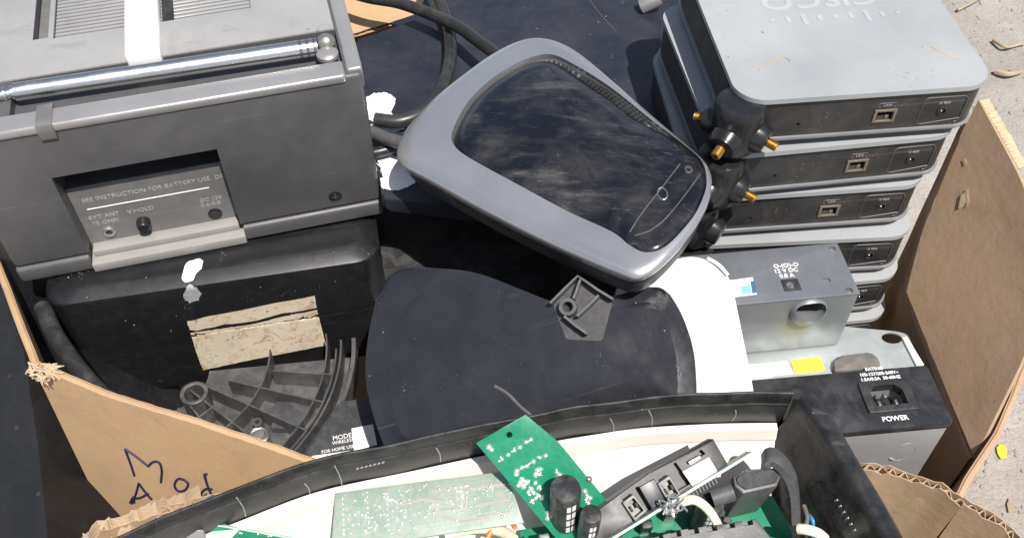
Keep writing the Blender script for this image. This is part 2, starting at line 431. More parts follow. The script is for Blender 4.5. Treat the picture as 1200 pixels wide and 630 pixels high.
def letter(body, M, size, m, parent, name='lettering', align='CENTER', bold=0., ext=.00015, sx=1.):
    cu = bpy.data.curves.new('t', 'FONT'); cu.body = body; cu.size = size; cu.align_x = align; cu.align_y = 'CENTER'; cu.extrude = ext; cu.offset = bold; cu.resolution_u = 3
    t = bpy.data.objects.new('t', cu); col.objects.link(t); bpy.context.view_layer.update()
    me = bpy.data.meshes.new_from_object(t.evaluated_get(bpy.context.evaluated_depsgraph_get()))
    bpy.data.objects.remove(t); me.transform(M @ Matrix.Scale(sx, 4, (1, 0, 0))); me.materials.clear(); me.materials.append(m); me.name = name
    o = bpy.data.objects.new(name, me); col.objects.link(o); o.parent = parent
    return o


def bvh(o):
    bpy.context.view_layer.update()
    me = o.data; W = o.matrix_world
    return BVHTree.FromPolygons([W @ v.co for v in me.vertices], [tuple(p.vertices) for p in me.polygons])


def decal(o, px, m, name, parent, off=.0006, rings=5, jag=0., sub=3):
    """thin patch that follows the surface of o under a star-shaped outline"""
    T = bvh(o); Mi = parent.matrix_world.inverted() if parent else Matrix()
    P = []
    for i in range(len(px)):
        a, b = px[i], px[(i + 1) % len(px)]
        for k in range(sub):
            t = k / sub; P.append((a[0] + (b[0] - a[0]) * t + random.uniform(-jag, jag), a[1] + (b[1] - a[1]) * t + random.uniform(-jag, jag)))
    cx = sum(p[0] for p in P) / len(P); cy = sum(p[1] for p in P) / len(P)
    b = bmesh.new()
    def h(u, v):
        r = T.ray_cast(CAM, ray(u, v).normalized())
        if r[0] is None: return None
        n = r[1] if r[1].dot(ray(u, v)) < 0 else -r[1]
        return b.verts.new(Mi @ (r[0] + n * off))
    c = h(cx, cy); R_ = [[h(cx + (p[0] - cx) * k / rings, cy + (p[1] - cy) * k / rings) for p in P] for k in range(1, rings + 1)]
    n = len(P)
    for i in range(n):
        j = (i + 1) % n
        if c and R_[0][i] and R_[0][j]: b.faces.new((c, R_[0][i], R_[0][j]))
        for k in range(rings - 1):
            q = (R_[k][i], R_[k + 1][i], R_[k + 1][j], R_[k][j])
            if all(q): b.faces.new(q)
    mb = MB(); mb._add(b)
    return mb.build(name, m, parent)


def stroke(o, px, m, name, parent, w=.0012, off=.0004, k=5):
    T = bvh(o); Mi = parent.matrix_world.inverted(); P = []
    for p in crv([(q[0], q[1], 0) for q in px], k):
        r = T.ray_cast(CAM, ray(p.x, p.y).normalized())
        if r[0] is not None:
            n = r[1] if r[1].dot(ray(p.x, p.y)) < 0 else -r[1]
            P.append(Mi @ (r[0] + n * off))
    return MB().tube(P, w, 8, smooth=0).build(name, m, parent)


def lab(mb_o, label): mb_o['label'] = label; return mb_o


# ------------------------------------------------------------------ world and sun
SUN = V((.22, -.40, .89)).normalized()
w = bpy.data.worlds.new('World'); sc.world = w; w.use_nodes = True
nt = w.node_tree; bg = nt.nodes['Background']
sky = nt.nodes.new('ShaderNodeTexSky'); sky.sky_type = 'NISHITA'; sky.sun_disc = False
sky.sun_elevation = math.asin(SUN.z); sky.sun_rotation = math.atan2(SUN.x, SUN.y); sky.dust_density = 1.5
tcw = nt.nodes.new('ShaderNodeTexCoord'); cn = nt.nodes.new('ShaderNodeTexNoise'); cn.inputs['Scale'].default_value = 3.2; cn.inputs['Detail'].default_value = 9; cn.inputs['Roughness'].default_value = .6; cn.inputs['Distortion'].default_value = .4
nt.links.new(tcw.outputs['Generated'], cn.inputs['Vector'])
cr = nt.nodes.new('ShaderNodeMapRange'); cr.inputs['From Min'].default_value = .50; cr.inputs['From Max'].default_value = .68; cr.inputs['To Max'].default_value = .75; nt.links.new(cn.outputs['Fac'], cr.inputs['Value'])
cm = nt.nodes.new('ShaderNodeMix'); cm.data_type = 'RGBA'; nt.links.new(cr.outputs['Result'], cm.inputs[0]); nt.links.new(sky.outputs['Color'], cm.inputs[6]); cm.inputs[7].default_value = (8, 8.1, 8.4, 1)
nt.links.new(cm.outputs[2], bg.inputs['Color']); bg.inputs['Strength'].default_value = .085
sl = bpy.data.lights.new('sun', 'SUN'); sl.energy = 4.8; sl.angle = R(.53); sl.color = (1, .955, .89)
so = bpy.data.objects.new('sun', sl); col.objects.link(so); so.rotation_euler = SUN.to_track_quat('Z', 'Y').to_euler(); so.location = SUN * 5
sc.view_settings.view_transform = 'Standard'; sc.view_settings.look = 'None'; sc.view_settings.exposure = 0.45; sc.view_settings.gamma = 1
try:
    sc.cycles.max_bounces = 8; sc.cycles.use_denoising = True; sc.cycles.sample_clamp_indirect = 6
except Exception: pass

# ------------------------------------------------------------------ ground
g = MB().grid([[V((x * .5 - 4, y * .5 - 3, 0)) for x in range(17)] for y in range(21)]).build('ground', M_['concrete']); tag(g, kind='structure')
big = MB().grid([[V((x, y, -.004)) for x in (-60, 60)] for y in (-60, 60)]).build('far_ground', M_['concrete']); tag(big, kind='structure')
deb = MB()
for i in range(150):
    u, v = (random.uniform(1090, 1205), random.uniform(-5, 135)) if i % 3 else (random.uniform(1140, 1205), random.uniform(430, 625))
    p = at(u, v, 0) + V((0, 0, .0004)); r = random.uniform(.0008, .0024)
    deb.lathe([(0, r), (r * .8, r * .6), (r, 0), (r * .7, -r * .4)], 6, Matrix.Translation(p) @ Matrix.Rotation(random.uniform(0, 6), 4, 'Z') @ Matrix.Scale(random.uniform(.6, 2.2), 4, (1, 0, 0)))
tag(deb.build('gravel', M_['concrete']), 'grey grit scattered over the concrete ground', 'grit', kind='stuff')


def twig(path, r, name, label):
    o = MB().tube([at(u, v, .006 + .004 * (i % 2)) for i, (u, v) in enumerate(path)], [r, r * .5], 7).build(name, M_['twig']); tag(o, label, 'twig', 'dry twigs on the concrete')


twig([(1167, 84), (1182, 87), (1198, 84)], .0055, 'dry_twig', 'stubby pale brown twig on the concrete beside the grey lid corner')
twig([(1164, 47), (1178, 55), (1192, 53), (1204, 50)], .0032, 'dry_twig', 'thin crooked brown twig on the concrete at the right edge, above the stubby one')
twig([(1122, 12), (1136, 5), (1152, -3)], .0028, 'dry_twig', 'short dark twig on the concrete beside the back of the grey lid')
lf = MB(); lp = [at(u, v, .003) for u, v in ((1168, 524), (1172, 520), (1178, 522), (1180, 528), (1179, 536), (1173, 537), (1169, 531))]
lf.prism([(p.x, p.y) for p in lp], .0025, .0034)
tag(lf.build('fallen_leaf', M_['leaf']), 'small bright yellow leaf on the pale concrete right of the flap', 'leaf')
lf = MB(); lp = [at(u, v, .003) for u, v in ((1180, 590), (1183, 583), (1188, 588), (1187, 599), (1182, 600))]
lf.prism([(p.x, p.y) for p in lp], .0025, .0034)
tag(lf.build('fallen_leaf', M_['twig']), 'small curled brown leaf on the ground just above the torn carton corner', 'leaf')


# ------------------------------------------------------------------ cardboard
def board(name, tops, bots, parent, m, th=.005, flip=1, nb=10, seg=46, jag=.0015, wob=.0012, flute=True, lam=.0075, fd=.02, label=None):
    """corrugated board: two liners and a fluted core that shows along the cut top edge"""
    def res(P, n):
        P = [V(p) for p in P]; L = [0]
        for a, b in zip(P, P[1:]): L.append(L[-1] + (b - a).length)
        out = []
        for i in range(n + 1):
            d = L[-1] * i / n; k = max(j for j in range(len(P)) if L[j] <= d + 1e-9); k = min(k, len(P) - 2)
            out.append(P[k].lerp(P[k + 1], (d - L[k]) / max(1e-9, L[k + 1] - L[k])))
        return out, L[-1]
    T, Ln = res(tops, seg); B, _ = res(bots, seg)
    seed = random.random() * 50
    rows = []
    for j in range(nb + 1):
        r = []
        for i in range(seg + 1):
            t = (j / nb) ** 1.4; p = T[i].lerp(B[i], t)
            q = p * 14 + V((seed, 0, 0))
            p = p + V((noise.noise(q), noise.noise(q + V((9, 0, 0))), 0)) * wob
            if j == 0: p = p + (T[i] - B[i]).normalized() * (noise.noise(T[i] * 160 + V((seed, 3, 1))) * jag + noise.noise(T[i] * 45) * jag)
            r.append(p)
        rows.append(r)
    def nrm(i, j):
        a = rows[min(j + 1, nb)][i] - rows[max(j - 1, 0)][i]; c = rows[j][min(i + 1, seg)] - rows[j][max(i - 1, 0)]
        return a.cross(c).normalized() * flip
    back = [[rows[j][i] + nrm(i, j) * th for i in range(seg + 1)] for j in range(nb + 1)]
    for i in range(seg + 1): back[0][i] = back[0][i] + (T[i] - B[i]).normalized() * noise.noise(T[i] * 90 + V((5, seed, 0))) * jag * 1.6
    o = MB().sheet(rows, .0007 * flip).build('inner_liner', m, parent)
    o2 = MB().sheet(back, .0007 * flip).build('outer_liner', m, parent)
    if not flute:
        up = [(T[i] - B[i]).normalized() * .0012 for i in range(seg + 1)]
        MB().sheet([[p - u * .4 for p, u in zip(rows[0], up)], [p.lerp(q, .25) + u * .7 for p, q, u in zip(rows[0], back[0], up)], [p.lerp(q, .75) + u * .7 for p, q, u in zip(rows[0], back[0], up)], [q - u * .4 for q, u in zip(back[0], up)]], .0006).build('folded_edge', m, parent)
        return o, o2
    f = MB(); nF = int(Ln / lam * 8); rr = [[], [], []]
    for k in range(nF + 1):
        x = k / nF * seg; i = min(int(x), seg - 1); a = x - i
        s = Ln * k / nF
        off = .5 + (.36 + .16 * noise.noise(V((s * 70, 9, seed)))) * math.sin(2 * math.pi * s / lam + 2.2 * noise.noise(V((s * 40, seed, 0))))
        p = rows[0][i].lerp(rows[0][i + 1], a); q = back[0][i].lerp(back[0][i + 1], a); dn = (B[i] - T[i]).normalized()
        c = p.lerp(q, off)
        rr[0].append(c + dn * (.0010 + .0022 * noise.noise(c * 130))); rr[1].append(c + dn * fd * .5); rr[2].append(c + dn * fd)
    f.sheet(rr, .0004).build('fluted_core', M_['flute'], parent)
    return o, o2


# main carton ------------------------------------------------------
carton = thing('cardboard_carton', 'large brown carton marked in blue ink, packed with the radio and routers', 'carton', Matrix.Translation((0, .6, 0)))
def rel(M, P): Mi = M.inverted(); return [Mi @ V(p) for p in P]
CM = carton.matrix_world
def low(P, dz, dx=0, dy=0): return [V((p.x + dx, p.y + dy, dz)) for p in P]
fw_top = [at(38, 428, .36), at(120, 463, .362), at(230, 497, .362), at(320, 527, .36), at(388, 552, .357)]
fw_bot = [V((p.x + .012 - .05 * i / 4, p.y - .06, .0)) for i, p in enumerate(fw_top)]
FWO = board('front_wall', rel(CM, fw_top), rel(CM, fw_bot), carton, M_['card'], flip=-1, wob=.0006, jag=.0006, flute=False)
lw_top = [at(38, 428, .358), at(22, 388, .35), at(4, 338, .335), at(-30, 250, .315), at(-50, 170, .305)]
board('left_wall', rel(CM, lw_top), rel(CM, low(lw_top, 0, .012, -.055)), carton, M_['card'], flip=1, flute=False)
# torn fibres at the front left corner
tf = MB()
for i in range(60):
    p = at(38 + random.uniform(-2, 26), 430 + random.uniform(-8, 8) + 4, .362); d = V((random.uniform(-.006, .010), random.uniform(-.007, .004), random.uniform(-.005, .003)))
    tf.tube([p, p + d * .5 + V((0, 0, random.uniform(-.002, .003))), p + d], [.0014, .0005], 5, smooth=3)
tf.bm.transform(CM.inverted()); tf.build('torn_fibres', M_['flute'], carton)
# back wall with an open flap (lit beige at the top of the picture)
bw_top = [at(380, 20, .34), at(500, -25, .34), at(800, -75, .34), at(1060, -60, .34)]
board('back_wall', rel(CM, bw_top), rel(CM, low(bw_top, 0)), carton, M_['card'], flip=1, seg=20)
bf_top = [at(375, 52, .345), at(490, 16, .345)]; bf_bot = [at(380, -30, .35), at(520, -60, .35)]
board('back_flap', rel(CM, bf_top), rel(CM, bf_bot), carton, M_['card'], flip=1, seg=16)
# right side: wall behind, torn flap leaning out
rw_top = [at(1100, 640, .245), at(1139, 560, .25), at(1172, 512, .265), at(1204, 436, .285), at(1245, 340, .30), at(1290, 240, .30)]
board('outer_panel', rel(CM, rw_top), rel(CM, low(rw_top, 0, -.01, .0)), carton, M_['card_in'], flip=-1, seg=60, jag=.002, flute=False)
FP = Plane3((1148, 122, .42), (1066, 343, .27), (1145, 534, .24))
fl_px_l = [(1150, 118), (1134, 150), (1117, 191), (1098, 236), (1082, 277), (1066, 342), (1090, 402), (1108, 448), (1144, 533)]
fl_px_r = [(1193, 196), (1202, 216), (1214, 250), (1222, 280), (1226, 310), (1226, 345), (1215, 390), (1198, 430), (1158, 512)]
rows = []
for (a, b) in zip(fl_px_l, fl_px_r):
    A, B = FP.w(*a), FP.w(*b); rows.append([A.lerp(B, k / 8) + FP.n * (.0016 * noise.noise(A.lerp(B, k / 8) * 13)) for k in range(9)])
rows = [[rows[i].__getitem__(k).lerp(rows[i + 1][k], t / 4) for k in range(9)] for i in range(len(rows) - 1) for t in range(4)] + [rows[-1]]
rr = []
for i, r_ in enumerate(rows):
    r2 = list(r_); r2[0] = r_[0] + (r_[0] - r_[1]).normalized() * (.0016 * noise.noise(V((i * .9, 3, 0))))
    rr.append([CM.inverted() @ p for p in r2])
flp = MB().sheet(rr, .004)
flp = flp.build('side_flap', M_['card_in'], carton); iw = [FP.w(*q) - FP.n * .006 for q in ((1130, 146), (1126, 152), (1108, 192), (1088, 238), (1074, 288), (1060, 340), (1082, 400), (1100, 448), (1138, 536))]
board('right_wall', rel(CM, iw), rel(CM, low(iw, 0, -.004, 0)), carton, M_['card_in'], flip=1, seg=40, jag=.001, flute=False)
flp['label'] = 'creased flap leaning out on the right'
# torn rough edge along the flap's top
te = MB(); Mi = CM.inverted(); rr = [[], [], []]
for i in range(90):
    t = i / 89; p = FP.w(1150 + 45 * t, 118 + 80 * t); nz_ = noise.noise(V((t * 40, 0, 0))); n2 = noise.noise(V((t * 90, 4, 0)))
    q = p - FP.n * .002
    rr[0].append(Mi @ (q + FP.n * .003)); rr[1].append(Mi @ (q - FP.n * .004 + V((.004 + .002 * nz_, .005 + .002 * n2, .003 * n2)))); rr[2].append(Mi @ (q - FP.n * .010 + V((.004 * n2, .002 * nz_, 0))))
te.sheet(rr, .0012).build('torn_edge', M_['flute'], flp)
for px_ in ([(1131, 187), (1133, 186), (1136, 191), (1133, 194)], [(1127, 230), (1132, 225), (1134, 236), (1130, 243), (1124, 245)], [(1134, 222), (1137, 221), (1138, 238), (1135, 244)]):
    decal(flp, px_, M_['flute'], 'torn_spot', flp, .0015)
MB().box((-.42, -.30, .004), (.46, .36, .010)).build('bottom_panel', M_['card_in'], carton)
# handwriting
outer = FWO[1]
pen = [[(147, 525), (153, 541), (158, 556)], [(147, 525), (160, 534), (174, 545)], [(174, 545), (180, 540), (187, 541), (190, 550), (189, 564)],
       [(155, 589), (160, 577), (163, 565)], [(163, 565), (172, 577), (184, 590)], [(157, 583), (165, 582), (174, 577)], [(153, 588), (157, 581), (158, 588)],
       [(216, 561), (209, 560), (205, 567), (209, 574), (217, 573), (221, 566), (216, 561)],
       [(249, 572), (241, 572), (236, 578), (240, 582)], [(240, 554), (243, 566), (249, 579), (256, 579)], [(243, 554), (240, 556), (242, 562)], [(258, 578), (263, 576), (268, 578), (262, 581)]]
for p_ in pen:
    for cand in (FWO[1], FWO[0]):
        T = bvh(cand)
    try:
        stroke(FWO[1] if (FWO[1].matrix_world @ FWO[1].data.vertices[60].co).y < (FWO[0].matrix_world @ FWO[0].data.vertices[60].co).y else FWO[0], p_, M_['ink'], 'ink_stroke', carton, .0010, .0006)
    except Exception as e: print('pen', e)

# torn carton in front --------------------------------------------
fc = thing('torn_carton', 'torn pale carton at the bottom edge holding the black casing and circuit boards', 'carton', Matrix.Translation((0, .3, 0)))
FM = fc.matrix_world
fb_l = [at(88, 634, .345), at(112, 617, .348), at(140, 606, .345), at(175, 596, .345), at(215, 588, .345), at(250, 577, .345), at(285, 572, .342), at(420, 540, .335), at(560, 512, .325)]
fb_m = [at(700, 500, .315), at(880, 512, .315), at(990, 541, .32)]
fb_r = [at(1010, 543, .325), at(1040, 546, .328), at(1066, 552, .33), at(1100, 566, .33), at(1130, 583, .33)]
fb_top = fb_l + fb_m + fb_r
# keep the hidden middle of the wall behind the casing
for i, p in enumerate(fb_top):
    if 7 <= i <= 11: fb_top[i] = V((p.x, max(p.y, .405), .31))
board('back_wall', rel(FM, fb_top), rel(FM, low(fb_top, 0)), fc, M_['card_pale'], th=.0065, flip=1, seg=150, jag=.003, wob=.002, lam=.0085)
rt = [at(1130, 583, .33), at(1160, 598, .328), at(1185, 617, .322), at(1215, 645, .32), at(1250, 720, .32)]
board('right_wall', rel(FM, rt), rel(FM, low(rt, 0)), fc, M_['card_pale'], th=.0065, flip=1, seg=40, jag=.003, lam=.0085)
lt = [at(88, 634, .345), at(60, 690, .34), at(40, 760, .34)]
board('left_wall', rel(FM, lt), rel(FM, low(lt, 0)), fc, M_['card'], th=.0065, flip=-1, seg=20, jag=.004)
MB().box((-.30, -.14, .004), (.36, .07, .010)).build('bottom_panel', M_['card_in'], fc)
# ruffled torn liner at its left corner
tl = MB()
for k in range(5):
    pth = [at(98 + k * 26 + d, 622 - k * 10 - d * .5 + 6 * noise.noise(V((k, d * .3, 0))), .352 + .004 * noise.noise(V((d * .7, k, 2)))) for d in range(0, 34, 5)]
    rws = [[FM.inverted() @ (p + V((0, .004 * noise.noise(p * 80), 0)) - V((0, .003 * r_, .009 * r_ + .003 * noise.noise(p * 120)))) for p in pth] for r_ in range(3)]
    tl.sheet(rws, .0006)
tl.build('torn_liner', M_['flute'], fc)

# ------------------------------------------------------------------ black cabinet left of the cartons
BC = thing('black_cabinet', 'plain black plastic cabinet in shade at the left edge beside the carton', 'cabinet', Matrix.Translation((-.55, .45, 0)))
pl = Plane3((8, 345, .30), (58, 632, .24), (-60, 500, .22))
o_ = rpoly([pl.l(*q) for q in ((-90, 200), (-8, 300), (5, 342), (28, 412), (45, 525), (57, 640), (60, 760), (-120, 760))], .004, 3)
mb = MB().prism([(p[0], p[1]) for p in o_], -.18, 0, .004); mb.bm.transform(BC.matrix_world.inverted() @ pl.M)
mb.build('casing', M_['cab'], BC)
for (u, v) in ((20, 500), (46, 578), (12, 440)):
    p = pl.w(u, v); MB().lathe([(0, .001), (.002, .0008), (.0025, 0)], 10, BC.matrix_world.inverted() @ Matrix.Translation(p)).build('screw', M_['module'], BC)

# ------------------------------------------------------------------ grey portable radio with telescopic aerial
RM = pose(-.124, .6634, .32, 14.82, .02, -.453)
radio = thing('portable_radio', 'big grey portable radio with a chrome aerial and a recessed jack panel', 'radio', RM)
RW, RD, RH = .332, .36, .1675
H0 = lambda u, v, y=0.: hit(RM, u, v, 1, y)
HT = lambda u, v, z=RH: hit(RM, u, v, 2, z)
zs = H0(450, 233).z
body = MB().box((-RW, 0, zs), (0, RD, RH), .0035, seg=3).build('cabinet', M_['radio_face'], radio)
TOPS = []
bcv = MB().box((-RW - .001, -.0022, 0), (.0012, RD, zs - .0007), .004, seg=3).build('base_cover', M_['radio_face'], radio)
# recess on the front
rx0, rx1 = H0(60, 208).x, H0(254, 175).x
rz1, rz0 = H0(150, 193).z, H0(190, 291).z
dp = .018
zsl = rz1 - (rz1 - rz0) * .30
cs = [MB().box((rx0, -.02, rz0), (rx1, dp, rz1)).build('c', M_['black']), MB().box((rx0, .001, zsl), (rx1, .06, rz1 - .0004)).build('c', M_['black'])]
# groove for the aerial
yg0, yg1 = HT(200, 105).y, HT(200, 66).y
gx1, gx0 = HT(396, 50).x, HT(14, 108).x
cs.append(MB().box((gx0, yg0, RH - .009), (gx1, yg1, RH + .02)).build('c', M_['black']))
# grille well and the two dark wells beside it
gy = HT(64, 47).y; gl, gr = HT(63, 46).x, HT(294, 8).x
cs.append(MB().box((gl, gy, RH - .006), (gr, RD - .03, RH + .02)).build('c', M_['black']))
wl, wr = HT(39, 49).x, HT(57, 46).x
cs.append(MB().box((wl, HT(45, 48).y, RH - .010), (wr, RD - .03, RH + .02)).build('c', M_['black']))
dkc = [MB().box((gl, gy, RH - .006), (gr, RD - .03, RH + .02)).build('c', M_['black']), MB().box((wl, HT(45, 48).y, RH - .010), (wr, RD - .03, RH + .02)).build('c', M_['black'])]
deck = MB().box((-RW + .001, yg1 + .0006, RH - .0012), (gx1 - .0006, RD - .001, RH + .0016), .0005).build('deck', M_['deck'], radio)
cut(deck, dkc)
cut(bcv, [MB().box((rx0 - .0014, -.02, rz0 - .0099), (rx1 + .0024, dp - .0002, rz1)).build('c', M_['black'])])
cut(body, cs)
MB().box((rx0 + .0004, dp - .0012, rz0 + .0004), (rx1 - .0004, dp + .0004, zsl + .002)).build('recess_panel', M_['radio'], radio)
lip = MB().box((rx0 - .001, -.0050, rz0 - .0095), (rx1 + .002, dp - .0014, rz0 + .0004), .0012)
lip.box((rx0 + .002, .0045, rz0 + .0002), (rx1 - .002, dp - .0014, rz0 + .0075), .001)
lip.build('recess_lip', M_['lip'], radio)
MB().box((rx0 + .0004, .045, zsl - .001), (rx1 - .0004, .047, rz1)).box((rx0 + .0003, dp + .001, rz1 - .0026), (rx1 - .0003, .046, rz1 - .0006)).build('shade_lining', M_['darkslot'], radio)  # added slot and dark lining stand in for shade at the recess top
MB().box((wl + .0006, gy - .001, RH - .0098), (wr - .0006, RD - .032, RH - .009)).build('well_floor', M_['radio'], radio)
fl_ = MB().box((gl + .0004, gy + .0004, RH - .0062), (gr - .0004, RD - .032, RH - .0052)).build('grille_floor', M_['darkslot'], radio)
gm = MB(); k = 0; y = gy + .0012
while y < RD - .034:
    gm.box((gl + .0004, y, RH - .0056), (gr - .0004, y + .0036, RH - .0006), .0006, seg=1); y += .0056
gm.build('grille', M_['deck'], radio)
# top deck skin (deck colour paled for sun and sheen, rounded right edge) and silver ledge
dk = MB().box((gx1 + .0015, .006, RH - .02), (.0012, RD, RH + .0022), .0022, seg=3)
dk.build('end_trim', M_['radio_silver'], radio)
lg = MB().box((-RW - .0005, -.0014, RH - .0066), (gx1 - .0004, yg0 - .0006, RH + .0022), .0024, seg=3)
lg.build('ledge', M_['radio_silver'], radio)
lx0, lx1 = HT(146, 66, RH + .012).x, HT(187, 60, RH + .012).x
ly = HT(150, 66, RH + .012).y
lv = MB(); lv.box((lx0, ly, RH - .002), (lx1, RD - .03, RH + .013), .002, seg=3); lv.build('lever', M_['lever'], radio)
MB().box((lx1 + .001, ly + .045, RH - .004), (lx1 + .011, RD - .035, RH + .0012), .0004).build('slide_slot', M_['darkslot'], radio)
# aerial
za = RH + .004
a0, a1 = HT(18, 108, za), HT(372, 55, za)
ae = MB().tube([a0, a1], .0076, 20, smooth=1).build('aerial', M_['chrome'], radio)
tt = HT(-25, 117, za); ts = MB().tube([a0.lerp(tt, -.02), tt], .0044, 16, smooth=1)
dr = (tt - a0).normalized(); Q = dr.to_track_quat('Z', 'Y').to_matrix().to_4x4()
for q in (.0, .006, .012): ts.lathe([(.0036, 0), (.0058, .0008), (.0058, .0028), (.0036, .0036)], 18, Matrix.Translation(a0 + dr * q) @ Q)
ts.build('aerial_tip', M_['chrome'], ae)
kn = MB(); dr = (a1 - a0).normalized(); Q = dr.to_track_quat('Z', 'Y').to_matrix().to_4x4()
for q in (-.016, -.010, -.004): kn.lathe([(.0062, 0), (.0076, .0006), (.0076, .003), (.0062, .0036)], 20, Matrix.Translation(a1 + dr * q) @ Q)
pv = HT(382, 50, za)
kn.lathe([(0, -.008), (.0050, -.0066), (.0078, -.002), (.0078, .002), (.0056, .0062), (.002, .008), (0, .0081)], 20, Matrix.Translation(pv) @ Q)
kn.build('pivot', M_['tin'], ae)
q = HT(384, 66, RH); MB().lathe([(.0095, -.002), (.0095, .0014), (.0075, .0032), (.003, .0036), (0, .0036)], 22, Matrix.Translation((q.x, q.y, RH + .0018))).build('pivot_boss', M_['radio_silver'], radio)
cx0 = HT(55, 120).x; MB().box((cx0 - .007, -.0026, RH - .012), (cx0 + .006, yg0 + .004, RH + .0034), .001).build('aerial_clip', M_['radio'], radio)
# lettering and jacks in the recess (worn)
yt = dp - .0013
RX = Matrix.Rotation(R(90), 4, 'X')
def rt_(u, v, body_, s, m='faint_print', name='lettering', align='CENTER'):
    p = H0(u, v, yt); letter(body_, Matrix.Translation((p.x, yt - .0001, p.z)) @ RX, s, M_[m], radio, name, align)
rt_(96, 236, 'SEE INSTRUCTION FOR BATTERY USE  DC IN', .0066, align='LEFT')
p0, p1 = H0(102, 245, yt), H0(245, 220, yt)
MB().box((p0.x, yt - .0006, (p0.z + p1.z) / 2 - .0004), (p1.x, yt, (p0.z + p1.z) / 2 + .0004)).build('print_line', M_['white_print'], radio)
rt_(122, 253, 'EXT ANT', .0064); rt_(124, 260, '75 OHM', .0064); rt_(165, 246, 'V.HOLD', .0064); rt_(247, 233, 'DC 12V', .006); rt_(247, 239, '0-6-5-8', .006)
def ring(u, v, ro, ri, m, name, h=.002, y=yt, par=radio):
    p = H0(u, v, y)
    MB().lathe([(ri, 0), (ro, 0), (ro, h * .7), (ro * .88, h), (ri, h), (ri, -.003)], 22, Matrix.Translation((p.x, y, p.z)) @ RX).build(name, M_[m], par)
def disc(u, v, r, m, name, h=.0006, y=yt):
    p = H0(u, v, y); return MB().lathe([(r, 0), (r, h), (0, h)], 20, Matrix.Translation((p.x, y, p.z)) @ RX).build(name, M_[m], radio)
ring(128, 271, .0058, .003, 'jack_metal', 'aerial_jack'); disc(128, 271, .003, 'darkslot', 'jack_hole')
disc(252, 250, .0062, 'darkslot', 'power_jack'); ring(252, 250, .0064, .0052, 'black', 'jack_rim', .0012)
p = H0(168, 259, yt)
MB().lathe([(.0062, 0), (.0062, .005), (.0054, .0062), (.0054, .009), (.0045, .010), (0, .010)], 20, Matrix.Translation((p.x, yt, p.z)) @ RX).build('hold_knob', M_['black'], radio)
p = H0(393, 230)
sb = MB().lathe([(.0062, 0), (.0062, .0004), (.0052, .0007), (.0046, .0003), (.0036, .0003), (.0033, .0009), (0, .0009)], 22, Matrix.Translation((p.x, -.0002, p.z)) @ RX)
scw = sb.build('case_screw', M_['black'], radio)
MB().box((p.x - .0026, -.0014, p.z - .0004), (p.x + .0026, -.0010, p.z + .0004)).box((p.x - .0004, -.00141, p.z - .0026), (p.x + .0004, -.00101, p.z + .0026)).build('cross_slot', M_['ferrite'], scw)

# ------------------------------------------------------------------ black rounded case under the radio
A, B = at(46, 356, .317), at(447, 298, .317)
BXL = (B - A).length; yaw = math.degrees(math.atan2((B - A).y, (B - A).x)); zb = .165
BM = pose(A.x, A.y, zb, yaw)
bb = thing('black_case', 'scuffed black rounded case with a torn stained label, under the radio', 'case', BM)
sz = hit(BM, 235, 392, 1, 0).z; hB = .317 - zb
upc = MB().prism(rrect(0, 0, BXL, .17, .034, 8), sz + .0008, hB, .0, seg=5)
upc = MB()
ring_ = rrect(0, 0, BXL, .17, .024, 8)
rows_ = []
for (ins, z) in ((.0004, sz + .0004), (0, sz + .0010), (0, hB - .0085), (.0009, hB - .0068), (.0026, hB - .0058), (.012, hB - .0012), (.0145, hB - .0003), (.018, hB)):
    rows_.append([V((BXL / 2 + (p[0] - BXL / 2) * (1 - 2 * ins / BXL), .085 + (p[1] - .085) * (1 - 2 * ins / .17), z)) for p in ring_])
b_ = bmesh.new(); gv = [[b_.verts.new(p) for p in r] for r in rows_]
for a, c in zip(gv, gv[1:]):
    for k in range(len(a)): b_.faces.new((a[k], a[(k + 1) % len(a)], c[(k + 1) % len(a)], c[k]))
b_.faces.new(gv[-1]); b_.faces.new(gv[0][::-1])
upc._add(b_); cover = upc.build('top_cover', M_['case'], bb, 30)
tub = MB().prism(rrect(.0002, .0002, BXL - .0002, .1698, .0238, 8), 0, sz + .0002, .0006).build('base_tub', M_['case'], bb)
decal(cover, [(219, 376), (245, 370), (300, 359), (369, 346), (371, 360), (330, 367), (300, 375), (262, 380), (230, 387), (222, 386)], M_['label'], 'torn_label', bb, .0005, 4, .5)
decal(tub, [(223, 389.5), (262, 384), (300, 378.5), (330, 370.5), (371.5, 362.5), (377, 384), (382, 404), (330, 414), (280, 424), (238, 433), (230, 412)], M_['label'], 'torn_label', bb, .0005, 18, .3, sub=9)
decal(cover, [(216, 312), (222, 306), (234, 303), (238, 306), (236, 315), (230, 321), (226, 329), (217, 331), (213, 326)], M_['paint'], 'paint_chip', bb, .0005, 4, .5)
decal(cover, [(216, 340), (222, 333), (230, 337), (237, 343), (232, 351), (222, 355), (215, 349)], M_['faint_print'], 'paint_smear', bb, .0005, 4, 1.2)
for k in range(16):
    u, v = random.uniform(75, 415), random.uniform(325, 400)
    decal(cover, [(u - .5, v), (u, v - .5), (u + .5, v), (u, v + .6)], M_['paint'] if k < 12 else M_['faint_print'], 'paint_fleck', cover, .0005, 1, .3, sub=1)

decal(cover, [(223, 389.5), (262, 384), (300, 378.5), (330, 370.5), (371.5, 362.5), (377, 384), (382, 404), (330, 414), (280, 424), (238, 433), (230, 412)], M_['label'], 'torn_label', bb, .0005, 18, .3, sub=9)
